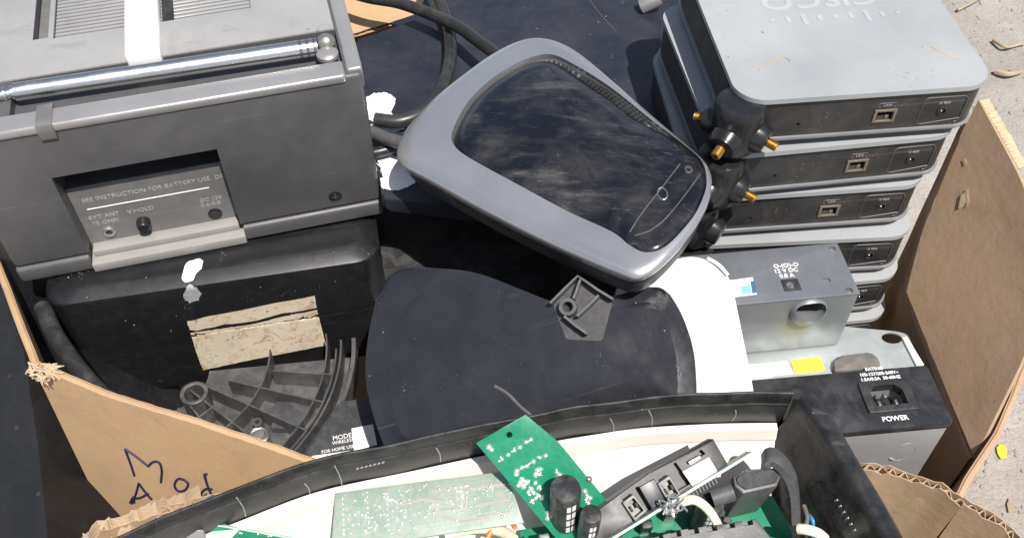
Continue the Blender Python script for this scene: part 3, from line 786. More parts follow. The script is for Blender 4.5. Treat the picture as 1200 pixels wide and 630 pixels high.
# black hose at the left, inside the carton
hs = MB().tube([at(50, 360, .30), at(66, 395, .305), at(92, 432, .31), at(124, 466, .31), at(165, 497, .30), at(215, 530, .28)], .0078, 16, smooth=8).build('black_hose', M_['black_matte'])
tag(hs, 'thick black rubber hose running along the left inside of the carton', 'hose')

# ------------------------------------------------------------------ ribbed round base
zd = .235
cD = at(183, 425, zd)
DM = Matrix.Translation(cD)
db = thing('monitor_base', 'round black ribbed plastic stand base, ribs up, in front of the black case', 'stand base', DM)
lD = lambda u, v, z=0.: DM.inverted() @ at(u, v, zd + z)
def ang(u, v): p = lD(u, v); return math.atan2(p.y, p.x)
Ro = lD(409, 436).xy.length
def arc(r, a0, a1, n=30): return [V((r * math.cos(a0 + (a1 - a0) * k / n), r * math.sin(a0 + (a1 - a0) * k / n), 0)) for k in range(n + 1)]
def rib(mb, P, z0, z1, t=.0016):
    P = [V((p[0], p[1], 0)) for p in P]
    return mb.sheet([[p + V((0, 0, z1)) for p in P], [p + V((0, 0, (z0 + z1) / 2)) for p in P], [p + V((0, 0, z0)) for p in P]], t)
aE = .12; aS = R(-51)
mb = MB(); pts = [tuple(p.xy) for p in arc(Ro - .001, aS, aE, 40)] + [tuple(p.xy) for p in arc(.045, R(-88), aE, 20)][::-1]
mb.prism([p for p in pts], -.024, -.021); mb.build('plate', M_['rib'], db)
rm = MB(); rib(rm, arc(Ro, aS, aE + .04, 40), -.026, 0, .0038); rm.build('outer_rim', M_['rib'], db)
rm = MB(); rib(rm, arc(Ro - .011, aS, aE + .03, 40), -.022, .002, .0018); rm.build('inner_rim', M_['rib'], db)
for r_, a_s, a_e in ((lD(389, 438).xy.length, R(-53), aE - .02), (lD(378, 437).xy.length, R(-52), aE + .1), (lD(312, 432).xy.length, R(-62), aE + .03), (lD(228, 490).xy.length, R(-92), R(-38))):
    rm = MB(); rib(rm, arc(r_, a_s, a_e, 26), -.022, 0, .0015); rm.build('ring_rib', M_['rib'], db)
r1, r2 = .042, lD(389, 438).xy.length
for (u, v, ra) in ((391, 438, .112), (373, 468.6, .075), (345.7, 497, .060), (290, 507, .05), (250, 507, .05), (222, 502, .06)):
    a = ang(u, v); lim = r2 if a > R(-52) else .115
    rm = MB(); rib(rm, [(r * math.cos(a), r * math.sin(a)) for r in (ra, (ra + lim) / 2, lim)], -.022, .0005, .0015); rm.build('radial_rib', M_['rib'], db)
bc = lD(228, 462); MB().lathe([(.0090, -.022), (.0128, -.022), (.0128, .003), (.0118, .0036), (.0100, .0036), (.0090, .003), (.0090, -.020)], 26, Matrix.Translation((bc.x, bc.y, 0))).build('boss', M_['rib'], db)
bc = lD(303, 509); MB().lathe([(.0095, -.021), (.0095, .001), (.008, .002), (.0065, .0012), (.005, .003), (0, .0036)], 22, Matrix.Translation((bc.x, bc.y, -.002))).build('screw', M_['tin'], db)
bc = lD(302, 496); MB().lathe([(.002, -.022), (.0055, -.022), (.0048, .003), (.002, .003), (.002, -.01)], 18, Matrix.Translation((bc.x, bc.y, 0))).build('screw_post', M_['rib'], db)
bc = lD(316, 482); MB().box((bc.x, bc.y - .01, -.0215), (bc.x + .045, bc.y + .02, -.012), .002).build('pad', M_['rib'], db)

# small black box with a printed label beside the base
pl = Plane3((345, 545, .235), (450, 530, .235), (400, 470, .245))
SBM = pl.M
sbx = thing('labelled_box', 'small black box with printed label and white barcode patch behind the casing rim', 'box', SBM)
pp = lambda *q: [tuple(pl.l(*a).xy) for a in q]
top = MB().prism(rpoly(pp((335, 560), (398, 470), (436, 466), (456, 552)), .004), -.03, 0, .002).build('body', M_['module'], sbx)
MB().prism(pp((360, 548), (366, 534), (410, 528), (416, 544)), .0002, .0006).build('paper_strip', M_['paper'], sbx)
MB().prism(pp((412, 502), (437, 497), (442, 521), (415, 528)), .0002, .0007).build('barcode_patch', M_['paper'], sbx)
p0, p1 = pl.l(384, 522), pl.l(410, 517); an = math.atan2((p1 - p0).y, (p1 - p0).x)
for (u, v, s, t) in ((404, 511, .006, 'MODEM'), (402, 517, .0045, 'WIRELESS'), (396, 526, .0042, 'FOR HOME USE')):
    p = pl.l(u, v); letter(t, Matrix.Translation((p.x, p.y, .0003)) @ Matrix.Rotation(an, 4, 'Z'), s, M_['white_print'], sbx)

# ------------------------------------------------------------------ dark lids at the back
def slab(name, pl, px, r, th, m, M=None, bev=.003, parent=None, z1=0., taper=1.):
    mb = MB().prism(rpoly([tuple(pl.l(*q).xy) for q in px], r), z1 - th, z1, bev, taper=taper)
    return mb.build(name, m, parent)
pb = Plane3((440, 30, .345), (800, 60, .345), (600, 200, .345))
bl = thing('dark_panel', 'dark navy flat panel lying under the scratched lid at the back', 'panel', pb.M)
slab('panel', pb, [(452, 48), (470, 0), (520, -40), (900, -50), (800, 120), (500, 120)], .008, .012, M_['navy'], parent=bl)
pa = Plane3((415, 50, .365), (770, 20, .362), (600, 250, .36))
al = thing('navy_lid', 'large scratched dark navy lid lying flat behind the silver framed device', 'lid', pa.M)
lidA = slab('lid', pa, [(416, 48), (560, -2), (640, -34), (768, -36), (776, 60), (797, 205), (700, 262), (560, 246), (448, 232)], [.003, .004, .004, .006, .003, .01, .02, .02, .006], .016, M_['navy'], parent=al)
for px_, jg in (([(429, 115), (438, 110), (450, 109), (459, 112), (464, 117), (462, 124), (458, 131), (461, 138), (465, 142), (463, 148), (468, 150), (476, 146), (474, 152), (462, 156), (448, 154), (438, 153), (433, 146)], .7), ([(440, 185), (449, 181), (457, 180), (466, 186), (473, 192), (481, 200), (488, 209), (486, 215), (480, 218), (472, 222), (464, 224), (456, 223), (448, 221), (443, 203)], .7)):
    decal(lidA, px_, M_['paint'], 'torn_paper', al, .0007, 4, jg, sub=5)
dt = Plane3((440, 240, .25), (700, 300, .25), (560, 330, .25))
dtt = thing('black_filler', 'black tray added to darken the hollow under the silver framed device', 'filler', dt.M)
slab('filler', dt, [(420, 215), (620, 190), (760, 300), (740, 380), (540, 380), (440, 360)], .01, .02, M_['black_matte'], parent=dtt)  # black sheet added in place of the deep shade in this hollow
stroke(lidA, [(690, 0), (704, 18), (722, 38)], M_['ferrite'], 'seam', al, .0006, .0002)
gf = thing('grey_spool', 'small pale grey plastic spool at the top edge beside the router stack', 'spool', Matrix.Translation(at(771, -1, .378)))
MB().lathe([(.0085, -.02), (.0085, 0), (.007, .003), (0, .003)], 20, Matrix.Rotation(R(60), 4, 'Y')).build('cap', M_['ap_lip'], gf)
MB().lathe([(.006, .003), (.006, .009), (0, .009)], 16, Matrix.Rotation(R(60), 4, 'Y')).build('spigot', M_['tin'], gf)

# cables
def cable(path, r, label, name='power_cable', m='cable'):
    o = MB().tube([at(*p) for p in path], r, 16, smooth=10).build(name, M_[m]); tag(o, label, 'cable'); return o
cable([(395, -14, .392), (430, -3, .392), (472, 5, .392), (528, 27, .395), (560, 48, .40), (600, 78, .405), (640, 110, .41)], .0064, 'thick black cable arching over from the radio to the silver framed device')
cable([(500, -24, .385), (513, 0, .385), (524, 26, .38), (528, 62, .378), (520, 98, .377), (500, 128, .376), (470, 142, .375), (440, 140, .374)], .0068, 'thick black cable curving down across the navy lid under the arching one')
cable([(425, 152, .385), (440, 157, .386), (462, 165, .388), (490, 172, .392), (520, 180, .40)], .0062, 'short shiny grey cable poking out beside the radio over torn white paper', m='ferrite')
cable([(425, 181, .372), (444, 178, .373), (470, 172, .374), (500, 176, .376)], .0052, 'thin black cable lying beneath the short grey cable beside the radio')

# ------------------------------------------------------------------ front dark lid, white casing, bracket
pc = Plane3((430, 460, .335), (790, 350, .405), (817, 460, .372))
cl = thing('scuffed_lid', 'scuffed black lid with rounded right edge lying below the silver framed device', 'lid', pc.M)
lidC = slab('lid', pc, [(427, 446), (430, 398), (450, 310), (556, 317), (650, 355), (722, 346), (776, 332), (797, 362), (814, 408), (817, 463), (812, 492), (560, 512), (462, 545), (442, 504)], [.02, .03, .028, .02, .01, .006, .01, .03, .03, .03, .01, .01, .02, .02], .014, M_['navy_front'], parent=cl, bev=.004)
slab('raised_panel', pc, [(452, 440), (462, 400), (480, 345), (556, 334), (650, 369), (722, 360), (766, 352), (780, 372), (792, 410), (795, 455), (790, 480), (560, 494), (476, 520), (464, 494)], [.02, .03, .028, .02, .01, .006, .01, .03, .03, .03, .01, .01, .02, .02], .0005, M_['navy_front'], parent=cl, z1=.0011, bev=.0005)
stroke(lidC, [(580, 452), (596, 462), (612, 478), (640, 500)], M_['ferrite'], 'edge_bead', cl, .0016, .0004)
pw_ = pc.shifted(-.016)
wt = thing('white_casing', 'curved bright white casing tucked under the scuffed lid beside the grey supply', 'casing', pw_.M)
slab('shell', pw_, [(730, 330), (790, 304), (810, 300), (832, 305), (856, 324), (870, 392), (884, 462), (886, 500), (730, 500)], [.01, .01, .01, .02, .012, .05, .05, .01, .01], .03, M_['white'], parent=wt, bev=.006)
wl_ = pw_.l(846, 313); MB().tube([pw_.l(829, 303) + V((0, 0, .001)), pw_.l(842, 311) + V((0, 0, .0022)), pw_.l(853, 323) + V((0, 0, .0015))], .0016, 8).build('torn_edge', M_['lever'], wt)
pk = pc.shifted(.0)
bk = thing('plastic_bracket', 'small black ribbed plastic bracket lying on the scuffed lid under the device', 'bracket', pk.M)
L2 = lambda u, v: tuple(pk.l(u, v).xy)
for nm, P in (('outer_rib', [(646, 357), (662, 341), (679, 325), (702, 341), (720, 352)]), ('cross_rib', [(683, 331), (679, 343), (675, 353)]), ('brace', [(664, 372), (676, 382), (690, 392)]), ('brace', [(677, 372), (690, 360), (702, 348)])):
    rm = MB(); rib(rm, [L2(*q) for q in P], 0, .012, .0018); rm.build(nm, M_['ferrite'], bk)
q = L2(667, 362); MB().lathe([(.0042, 0), (.0075, 0), (.007, .011), (.0042, .011), (.0042, .002)], 22, Matrix.Translation((q[0], q[1], 0))).build('boss', M_['rib'], bk)
MB().prism(rpoly([L2(*q) for q in ((648, 358), (679, 328), (718, 352), (706, 400), (664, 398))], .003), .0004, .002).build('plate', M_['module'], bk)

# ------------------------------------------------------------------ silver framed device
pd = Plane3((462, 175, .425), (838, 205, .472), (742, 328, .452))
dv = thing('silver_framed_device', 'rounded device with silver rim and glossy dusty black top, tilted mid heap', 'modem', pd.M)
out_px = [(463, 178), (466, 163), (480, 142), (508, 112), (540, 86), (572, 63), (600, 48), (622, 42), (642, 43), (662, 50), (684, 64), (720, 94), (760, 129), (800, 163), (822, 182), (832, 197), (834, 214), (829, 236), (815, 262), (795, 287), (774, 308), (758, 319), (744, 323), (730, 320), (700, 308), (650, 286), (600, 262), (550, 236), (500, 208), (475, 195), (466, 187)]
in_px = [(530, 162), (537, 142), (552, 118), (575, 96), (600, 80), (622, 70), (645, 66), (668, 75), (714, 103), (764, 142), (806, 173), (823, 190), (828, 214), (820, 240), (806, 262), (780, 289), (757, 297), (738, 289), (717, 273), (665, 249), (600, 214), (556, 190), (536, 176)]
def closed(px, pl, k=4):
    P = [pl.l(*q) for q in px]; n = len(P); out = []
    for i in range(n):
        a, b, c, d = P[i - 1], P[i], P[(i + 1) % n], P[(i + 2) % n]
        for t in range(k):
            t /= k; out.append((.5 * ((2 * b) + (c - a) * t + (2 * a - 5 * b + 4 * c - d) * t * t + (3 * b - a - 3 * c + d) * t ** 3)).xy)
    return out
OUT, INN = closed(out_px, pd), closed(in_px, pd)
def rings(mb, spec, cap_top=True, cap_bot=True):
    b = bmesh.new(); gv = [[b.verts.new((p[0], p[1], z)) for p in P] for P, z in spec]
    for a, c in zip(gv, gv[1:]):
        for k in range(len(a)): b.faces.new((a[k], a[(k + 1) % len(a)], c[(k + 1) % len(a)], c[k]))
    if cap_top: b.faces.new(gv[-1])
    if cap_bot: b.faces.new(gv[0][::-1])
    bmesh.ops.recalc_face_normals(b, faces=b.faces[:])
    return mb._add(b)
def scl(P, f, c=None):
    c = c or V((sum(p[0] for p in P) / len(P), sum(p[1] for p in P) / len(P))); return [(c.x + (p[0] - c.x) * f, c.y + (p[1] - c.y) * f) for p in P]
rimo = rings(MB(), [(scl(OUT, .97), -.013), (scl(OUT, .99), -.009), (OUT, -.005), (scl(OUT, .998), -.0034), (scl(OUT, .990), -.0018), (scl(OUT, .975), -.0004), (scl(OUT, .95), .0008), (scl(OUT, .91), .0018), (scl(OUT, .86), .0022)]).build('rim', M_['silver_rim'], dv, 50)
cutr = rings(MB(), [(INN, -.006), (scl(INN, 1.005), .02)]).build('c', M_['black'])
cut(rimo, [cutr])
rings(MB(), [(scl(OUT, .86), -.040), (scl(OUT, .93), -.034), (scl(OUT, .965), -.018), (scl(OUT, .965), -.0125)]).build('underside', M_['black_matte'], dv)
GI = scl(INN, .992); cG = V((sum(p[0] for p in GI) / len(GI), sum(p[1] for p in GI) / len(GI)))
# inset the gloss along the vented top edge
tv = pd.l(700, 160) - pd.l(735, 115); tv = tv.xy.normalized()
GI = [tuple(V(p) + tv * .0075 * max(0, min(1, (-(V(p) - cG).normalized().dot(tv) - .55) * 2.6))) for p in GI]
GS = [(scl(GI, .97, cG), -.0058), (GI, -.0035), (scl(GI, .99, cG), -.0015), (scl(GI, .96, cG), .0006)] + [(scl(GI, f, cG), .0006 + .0085 * (1 - f * f)) for f in (.88, .78, .66, .52, .36, .2, .06)]
gl_o = rings(MB(), GS).build('glossy_top', M_['gloss'], dv, 60)
vt = MB(); Vp = [q for q in crv([pd.l(*q) for q in ((596, 86), (622, 75), (645, 71), (668, 80), (714, 108), (764, 147), (800, 175))], 12)]
acc = 0
for a, b in zip(Vp, Vp[1:]):
    acc += (b - a).length
    if acc > .0042:
        acc = 0; d = (b - a).normalized(); n_ = V((-d.y, d.x, 0))
        Mt = Matrix((d, n_, V((0, 0, 1)))).transposed().to_4x4(); Mt.translation = a + V((0, 0, -.003))
        vt.box((-.0008, -.0095, -.003), (.0008, .0015, .0018), M=Mt)
vt.build('vent_grille', M_['module'], dv)
for P in ([(797, 192), (774, 222), (752, 250), (738, 272)], [(820, 205), (800, 232), (780, 256), (762, 270), (744, 276)]): stroke(gl_o, P, M_['ferrite'], 'panel_line', dv, .0005, .0001)
stroke(gl_o, [(771.5, 222), (775, 220), (779, 222), (782, 227), (781, 232), (777, 234), (773, 232), (770.5, 227), (771.5, 222)], M_['tin'], 'button_ring', dv, .0005, .0002)
stroke(gl_o, [(803, 197), (806, 195.5), (809, 197), (810.5, 200), (808, 202.5), (804.5, 201.5), (803, 197)], M_['ferrite'], 'small_button', dv, .0007, .0002)

# ------------------------------------------------------------------ stack of flat routers
RS = pose(.178, .6027, .4627, 6.165, -.058, .1446)
RWd, RDp, RHt = .21, .215, .0440
rtr = thing('flat_router', 'topmost flat router with a light grey lid bearing an upside-down logo', 'router', RS, 'routers stacked in the carton')
o_ = rrect(.002, .002, RWd - .002, RDp - .002, .020, 8)
rb = MB().prism(o_, .0026, RHt - .0044, .0008).build('body', M_['ap_body'], rtr)
MB().prism(rrect(0, 0, RWd, RDp, .022, 8), 0, .0029, .0010).build('bottom_lip', M_['ap_lip'], rtr)
lid = MB().prism(rrect(-.0005, -.0005, RWd + .0005, RDp + .0005, .0245, 10), RHt - .0046, RHt, .0020, seg=4).build('lid', M_['ap_lid'], rtr)
MB().prism([(.0012, .035), (.0012, RDp - .03), (.0022, RDp - .03), (.0022, .035)], .007, RHt - .010).build('vent_mesh', M_['ap_mesh'], rtr)
HF = lambda u, v, y=.002: hit(RS, u, v, 1, y)
HL = lambda u, v, z=RHt: hit(RS, u, v, 2, z)
e = HF(1036, 135); jk = HF(1103, 130); rs = HF(935, 146)
Cx = []
Cx.append(MB().box((e.x - .0068, -.01, e.z - .0046), (e.x + .0068, .013, e.z + .0042)).build('c', M_['black']))
Cx.append(MB().lathe([(.0034, -.02), (.0034, .012)], 18, Matrix.Translation((jk.x, .004, jk.z)) @ RX).build('c', M_['black']))
Cx.append(MB().lathe([(.0016, -.02), (.0016, .008)], 14, Matrix.Translation((rs.x, .004, rs.z)) @ RX).build('c', M_['black']))
cut(rb, Cx)
fr = MB()
for lo, hi in (((-.0094, -.0066), (.0094, -.0047)), ((-.0094, .0043), (.0094, .0062)), ((-.0094, -.0047), (-.0069, .0043)), ((.0069, -.0047), (.0094, .0043))):
    fr.box((e.x + lo[0], .0006, e.z + lo[1]), (e.x + hi[0], .0024, e.z + hi[1]), .0002, seg=1)
eth = fr.build('network_port', M_['jack'], rtr)
cc = MB()
for k in range(6): cc.box((e.x - .0040 + k * .0014, .004, e.z - .0044), (e.x - .0034 + k * .0014, .012, e.z - .0018))
cc.box((e.x + .0018, .0035, e.z - .0044), (e.x + .0050, .009, e.z - .001)); cc.build('contacts', M_['tin'], eth)
pj = MB().lathe([(.0034, -.0002), (.0044, -.0002), (.0044, .0008), (.0034, .0012), (.0034, -.008)], 20, Matrix.Translation((jk.x, .0022, jk.z)) @ RX)
pjo = pj.build('power_jack', M_['ap_body'], rtr)
MB().lathe([(.0013, -.010), (.0013, .0002), (.0006, .0014), (0, .0014)], 12, Matrix.Translation((jk.x, .003, jk.z)) @ RX).box((jk.x - .0032, .0030, jk.z - .0030), (jk.x - .0004, .0045, jk.z + .001)).build('jack_pin', M_['jack_metal'], pjo)
MB().tube([V((p[0], .0019, p[1])) for p in rrect(jk.x - .018, jk.z - .0125, jk.x + .0185, jk.z + .0145, .004, 4)] + [V((jk.x + .0185, .0019, jk.z - .0085))], .0005, 6, smooth=0).build('jack_panel_line', M_['ferrite'], rtr)
MB().tube([V((p[0], .0019, p[1])) for p in rrect(e.x - .0075, e.z + .0085, e.x + .0075, e.z + .0125, .0018, 4)], .0004, 6, smooth=0).build('port_label_line', M_['ferrite'], rtr)
letter('LAN', Matrix.Translation((e.x, .0018, e.z + .0104)) @ RX, .0034, M_['faint_print'], rtr)
letter('12 VDC', Matrix.Translation((jk.x, .0018, jk.z + .0085)) @ RX, .003, M_['faint_print'], rtr)
# antenna hub
hc = HL(869, 122, .036)
def hubs():
    hb = MB().lathe([(.0195, -.004), (.0210, .002), (.0213, .016), (.0210, .030), (.0203, .0362), (.0190, .0388), (.0165, .0398), (0, .0400)], 30, Matrix.Translation((hc.x, hc.y, 0)))
    h = hb.build('antenna_hub', M_['hub'], rtr)
    for (u, v) in ((824, 129), (847, 164), (906, 160)):
        t = HL(u, v, .017); d = V((t.x - hc.x, t.y - hc.y, -.006)); ln = max(.034, min(.0385, d.length)); d.normalize()
        Q = Matrix.Translation((hc.x, hc.y, .015)) @ d.to_track_quat('Z', 'Y').to_matrix().to_4x4()
        MB().lathe([(.0145, .010), (.0130, .022), (.0112, ln - .008), (.0108, ln - .0068), (.0078, ln - .0062)], 22, Q).build('antenna_collar', M_['hub'], h)
        th = [(.0038, ln - .0085), (.0048, ln - .0080)]; z = ln - .0078
        while z < ln + .0015: th += [(.0042, z), (.0036, z + .0005)]; z += .001
        MB().lathe(th + [(.0040, z), (.0034, z + .0006), (.0018, z + .0006), (.0018, z - .003), (0, z - .003)], 18, Q).build('gold_connector', M_['gold'], h)
hubs()
def copy_tree(o, parent=None):
    c = o.copy(); col.objects.link(c); c.parent = parent
    for ch in [q for q in list(bpy.data.objects) if q.parent == o]: copy_tree(ch, c)
    return c
SPC = .0550
unit = [(2, .1700, .5982, 7.8, 'second router from the top of the stack, with two gold antenna connectors showing'), (3, .1590, .6035, 5.4, 'third router from the top, half shaded by the device, its left end dark'),
        (4, .1608, .5995, 3.6, 'fourth router from the top, partly behind the grey supply box, network port hidden'), (5, .1664, .5838, 7.2, 'fifth router from the top, only its right end showing past the grey supply'),
        (6, .1688, .5790, 7.1, 'lowest visible router in the stack, just above the galvanised sheet')]
protos = []
for k, x, y, a, lb in unit:
    c = copy_tree(rtr); c['label'] = lb; c.matrix_world = pose(x, y, .4627 - SPC * (k - 1), a) @ Matrix.Scale(1.04, 4, (0, 0, 1)); protos.append(c)
    if k > 2:                                                   # lower units have lost most of their antenna connectors
        hb_ = next(q for q in col.objects if q.parent == c and q.name.startswith('antenna_hub'))
        kids = [q for q in col.objects if q.parent == hb_ and q.name.startswith('gold_connector')]
        for q in kids[(0 if k > 3 else 1):]: bpy.data.objects.remove(q)
# logo on the top lid, read from the far side
p0, p1 = HL(905, 24), HL(1052, 15)
dx = (p1 - p0); bw = dx.length
hts = [.25, .5, 1, .5, .25, .5, 1, .5, .25]
lo = MB()
for k in range(9):
    q = p0.lerp(p1, k / 8); h_ = .0155 * hts[k]; z = RHt + .0001
    wd = .0021
    lo.prism(rrect(q.x - wd, q.y - .007 - h_ * .62 + .007, q.x + wd, q.y + .0035 + h_ * .38 - .003, min(wd, .0018), 4), z - .0002, z + .00025)
lo.build('logo_bars', M_['ap_logo'], rtr)
q = p0.lerp(p1, .42); letter('CISCO', Matrix.Translation((q.x + .002, q.y + .026, RHt + .0001)) @ Matrix.Rotation(math.pi, 4, 'Z'), .030, M_['ap_logo'], rtr, bold=.0006, ext=.0002, sx=1.18)
for P in ([(889, 82), (900, 72), (912, 67), (921, 68), (926, 72)], [(1081, 56), (1090, 55), (1100, 60), (1124, 70)]):
    stroke(lid, P, M_['twig'], 'scratch', rtr, .0007, .0001)

# ------------------------------------------------------------------ grey supply box
PM = pose(.2877, .5196, .302, 6.6)
ps = thing('grey_supply_box', 'dark grey metal box with a blue sticker and round jack before the routers', 'power supply', PM)
pH, pD, pL = .0715, .0560, .18
fb = MB().box((-pL, 0, 0), (0, pD, pH - .0018), .0008).build('metal_case', M_['psu_face'], ps)
tp = MB().box((-pL - .0006, -.0008, pH - .0016), (.0006, pD + .0006, pH), .0007).build('top_plate', M_['psu'], ps)
HP = lambda u, v, z=pH: hit(PM, u, v, 2, z)
q = hit(PM, 947, 364, 1, 0)
cut(fb, [MB().lathe([(.0125, -.02), (.0125, .01)], 28, Matrix.Translation((q.x, .001, q.z + .002)) @ RX).build('c', M_['black'])])
dl = MB().lathe([(.0165, -.001), (.0162, .0015), (.0145, .0045), (.012, .006), (0, .0068)], 32, Matrix.Translation((q.x, 0, q.z - .001)) @ RX).build('dimple', M_['psu_face'], ps)
cut(dl, [MB().lathe([(.0120, -.03), (.0120, .03)], 28, Matrix.Translation((q.x, 0, q.z + .0045)) @ RX @ Matrix.Diagonal((1.1, .8, 1, 1))).build('c', M_['black'])])
MB().lathe([(.0022, -.004), (.0022, .004), (0, .005)], 12, Matrix.Translation((q.x - .001, .010, q.z + .006)) @ RX).build('dimple_rivet', M_['tin'], dl)
MB().box((q.x - .016, .021, q.z - .016), (q.x + .016, .024, q.z + .018)).build('inner_wall', M_['darkslot'], ps)
def cutp(o, u, v, r, sx=1., dpth=.004):
    p = HP(u, v); c = MB().lathe([(r, -dpth), (r, .01)], 18, Matrix.Translation((p.x, p.y, pH)) @ Matrix.Scale(sx, 4, (1, 0, 0))).build('c', M_['black']); return c
j = HP(927, 334)
cut(tp, [cutp(tp, 968, 328, .0022, 1.8), cutp(tp, 975, 291, .0030), cutp(tp, 995, 340, .0030), cutp(tp, 927, 334, .0036)])
jb = MB().box((j.x - .0072, j.y - .0062, pH - .0002), (j.x + .0072, j.y + .0062, pH + .0008), .0003).build('jack_plate', M_['module'], ps)
cut(jb, [MB().lathe([(.0040, -.01), (.0040, .01)], 20, Matrix.Translation((j.x, j.y, pH))).build('c', M_['black'])])
MB().lathe([(.0009, -.006), (.0009, 0), (0, 0)], 10, Matrix.Translation((j.x, j.y, pH))).build('jack_pin', M_['tin'], jb)
MB().box((-pL + .01, .004, pH - .012), (-.01, pD - .004, pH - .0095)).build('inner_tray', M_['darkslot'], ps)
for (u, v) in ((975, 291), (995, 340)):
    p = HP(u, v); MB().lathe([(.0028, -.0035), (.0028, -.0012), (.002, -.0008), (0, -.0008)], 16, Matrix.Translation((p.x, p.y, pH))).build('screw', M_['tin'], ps)
for (u, v, t, s) in ((921, 311, 'O-(●)-O'.replace('●', 'O'), .0058), (921, 317, '12 V DC', .0058), (922, 323, '0.8 A', .0058)):
    p = HP(u, v); letter(t, Matrix.Translation((p.x, p.y, pH + .0001)), s, M_['white_print'], ps, bold=.0001)
sp = lambda *q: [tuple(HP(*a).xy) for a in q]
MB().prism(sp((838, 331), (882, 325), (887, 345), (838, 351)), pH + .0001, pH + .0004).build('sticker', M_['paper'], ps)
MB().prism(sp((868, 336), (879, 334.5), (881, 344), (870, 345.5)), pH + .0005, pH + .0007).build('blue_patch', M_['blue'], ps)
MB().prism(sp((879.4, 330), (884, 329.4), (886.6, 343.4), (881.6, 344)), pH + .0005, pH + .0007).build('blue_patch', M_['ink_blue'], ps)

# ------------------------------------------------------------------ galvanised sheet under it
zt = .3005
TM = Matrix.Translation((.28, .54, zt))
tr = thing('galvanised_sheet', 'galvanised steel sheet with yellow sticker and oval hole under the grey supply', 'metal sheet', TM)
TL = lambda u, v: (TM.inverted() @ at(u, v, zt))
pt = [(868, 444), (868, 400), (985, 380), (1058, 388), (1067, 391), (1084, 431), (1088, 440), (980, 444)]
pt = [(860, 440), (864, 400), (985, 382), (1050, 388), (1063, 391), (1082, 430), (1083, 434), (980, 446), (900, 450)]
sh = MB().prism(rpoly([tuple(TL(*q).xy) for q in pt], .003), -.0015, 0, .0004).build('sheet', M_['zinc'], tr)
c1 = TL(1045, 396); cut(sh, [MB().lathe([(.006, -.02), (.006, .02)], 22, Matrix.Translation((c1.x, c1.y, 0)) @ Matrix.Scale(1.5, 4, (1, 0, 0))).build('c', M_['black'])])
MB().prism([tuple(TL(*q).xy) for q in ((1056, 397), (1062, 396), (1082, 429), (1073, 430))], .0001, .0030, .0008).build('white_edge', M_['white'], tr)
MB().prism([tuple(TL(*q).xy) for q in ((870, 428), (922, 423), (930, 438), (872, 443))], .0001, .0004).build('sticker', M_['paper'], tr)
MB().prism([tuple(TL(*q).xy) for q in ((927, 422), (960, 418), (967, 434), (931, 438))], .0002, .0006).build('yellow_sticker', M_['yellow'], tr)
MB().prism(rpoly([tuple(TL(*q).xy) for q in ((974, 440), (978, 422), (1022, 417), (1032, 436))], .006), .0002, .0065, .002).build('rubber_pad', M_['foam'], tr)

# ------------------------------------------------------------------ box with the mains inlet
WM = pose(.3616, .4346, .24, 5.8)
wH, wD, wL = .0695, .0572, .21
pwb = thing('mains_inlet_box', 'black and grey box with a mains socket marked POWER at its top right', 'power supply', WM)
cs = MB().box((-wL, .0004, -.06), (0, wD, wH - .006), .0035, seg=4).build('case', M_['ps_grey'], pwb)
HW = lambda u, v, z=wH: hit(WM, u, v, 2, z)
fc_ = MB().prism(rrect(-wL, -.0006, .0008, wD + .0004, .003, 5), wH - .0065, wH, .0012).build('top_face', M_['ps_black'], pwb)
q = HW(1040, 464)
an = R(0)
def inl(mb, s, z0, z1, ox=.0155, oy=.0118):
    return mb.prism([(q.x + x * ox * s, q.y + y * oy * s) for x, y in ((-1, -.9), (1, -.9), (1, .35), (.62, .95), (-.62, .95), (-1, .35))], z0, z1)
cut(cs, [inl(MB(), 1.0, wH - .024, wH + .02).build('c', M_['black'])])
cut(fc_, [inl(MB(), .92, wH - .02, wH + .02).build('c', M_['black'])])
io = MB().prism(rrect(q.x - .0215, q.y - .0155, q.x + .0215, q.y + .0140, .002, 4), wH - .001, wH + .0022, .0006).build('mains_inlet', M_['module'], pwb)
cut(io, [inl(MB(), .9, wH - .03, wH + .03).build('c', M_['black'])])
inl(MB(), .95, wH - .022, wH - .019).build('inlet_floor', M_['darkslot'], io)
for (x, y) in ((-.0072, -.004), (0, .0035), (.0072, -.004)): MB().box((q.x + x - .0012, q.y + y - .0024, wH - .020), (q.x + x + .0012, q.y + y + .0024, wH - .003), .0004).build('pin', M_['tin'], io)
for (u, v, t, s) in ((1024, 432, 'RATING', .0042), (1030, 437.5, '100-127/200-240V~', .0042), (1032, 443, '1.5A/0.5A  50-60HZ', .0042), (1049, 490, 'POWER', .0064)):
    p = HW(u, v); letter(t, Matrix.Translation((p.x, p.y, wH + .0001)), s, M_['white_print'], pwb, bold=.00012)
HWf = lambda u, v: hit(WM, u, v, 1, .0004)
sw = [HWf(*p) for p in ((1042, 536), (1052, 539), (1066, 534), (1073, 526), (1068, 519), (1056, 521))]
MB().tube([V((p.x, .0004, p.z)) for p in sw], [.0003, .0011, .0014, .0012, .0009, .0002], 8, smooth=6).build('moulded_swoosh', M_['ps_grey'], pwb)
decal(cs, [(1089, 536), (1094, 533), (1093, 538)], M_['jack_metal'], 'edge_wear', pwb, .0004, 1, .3) if False else None

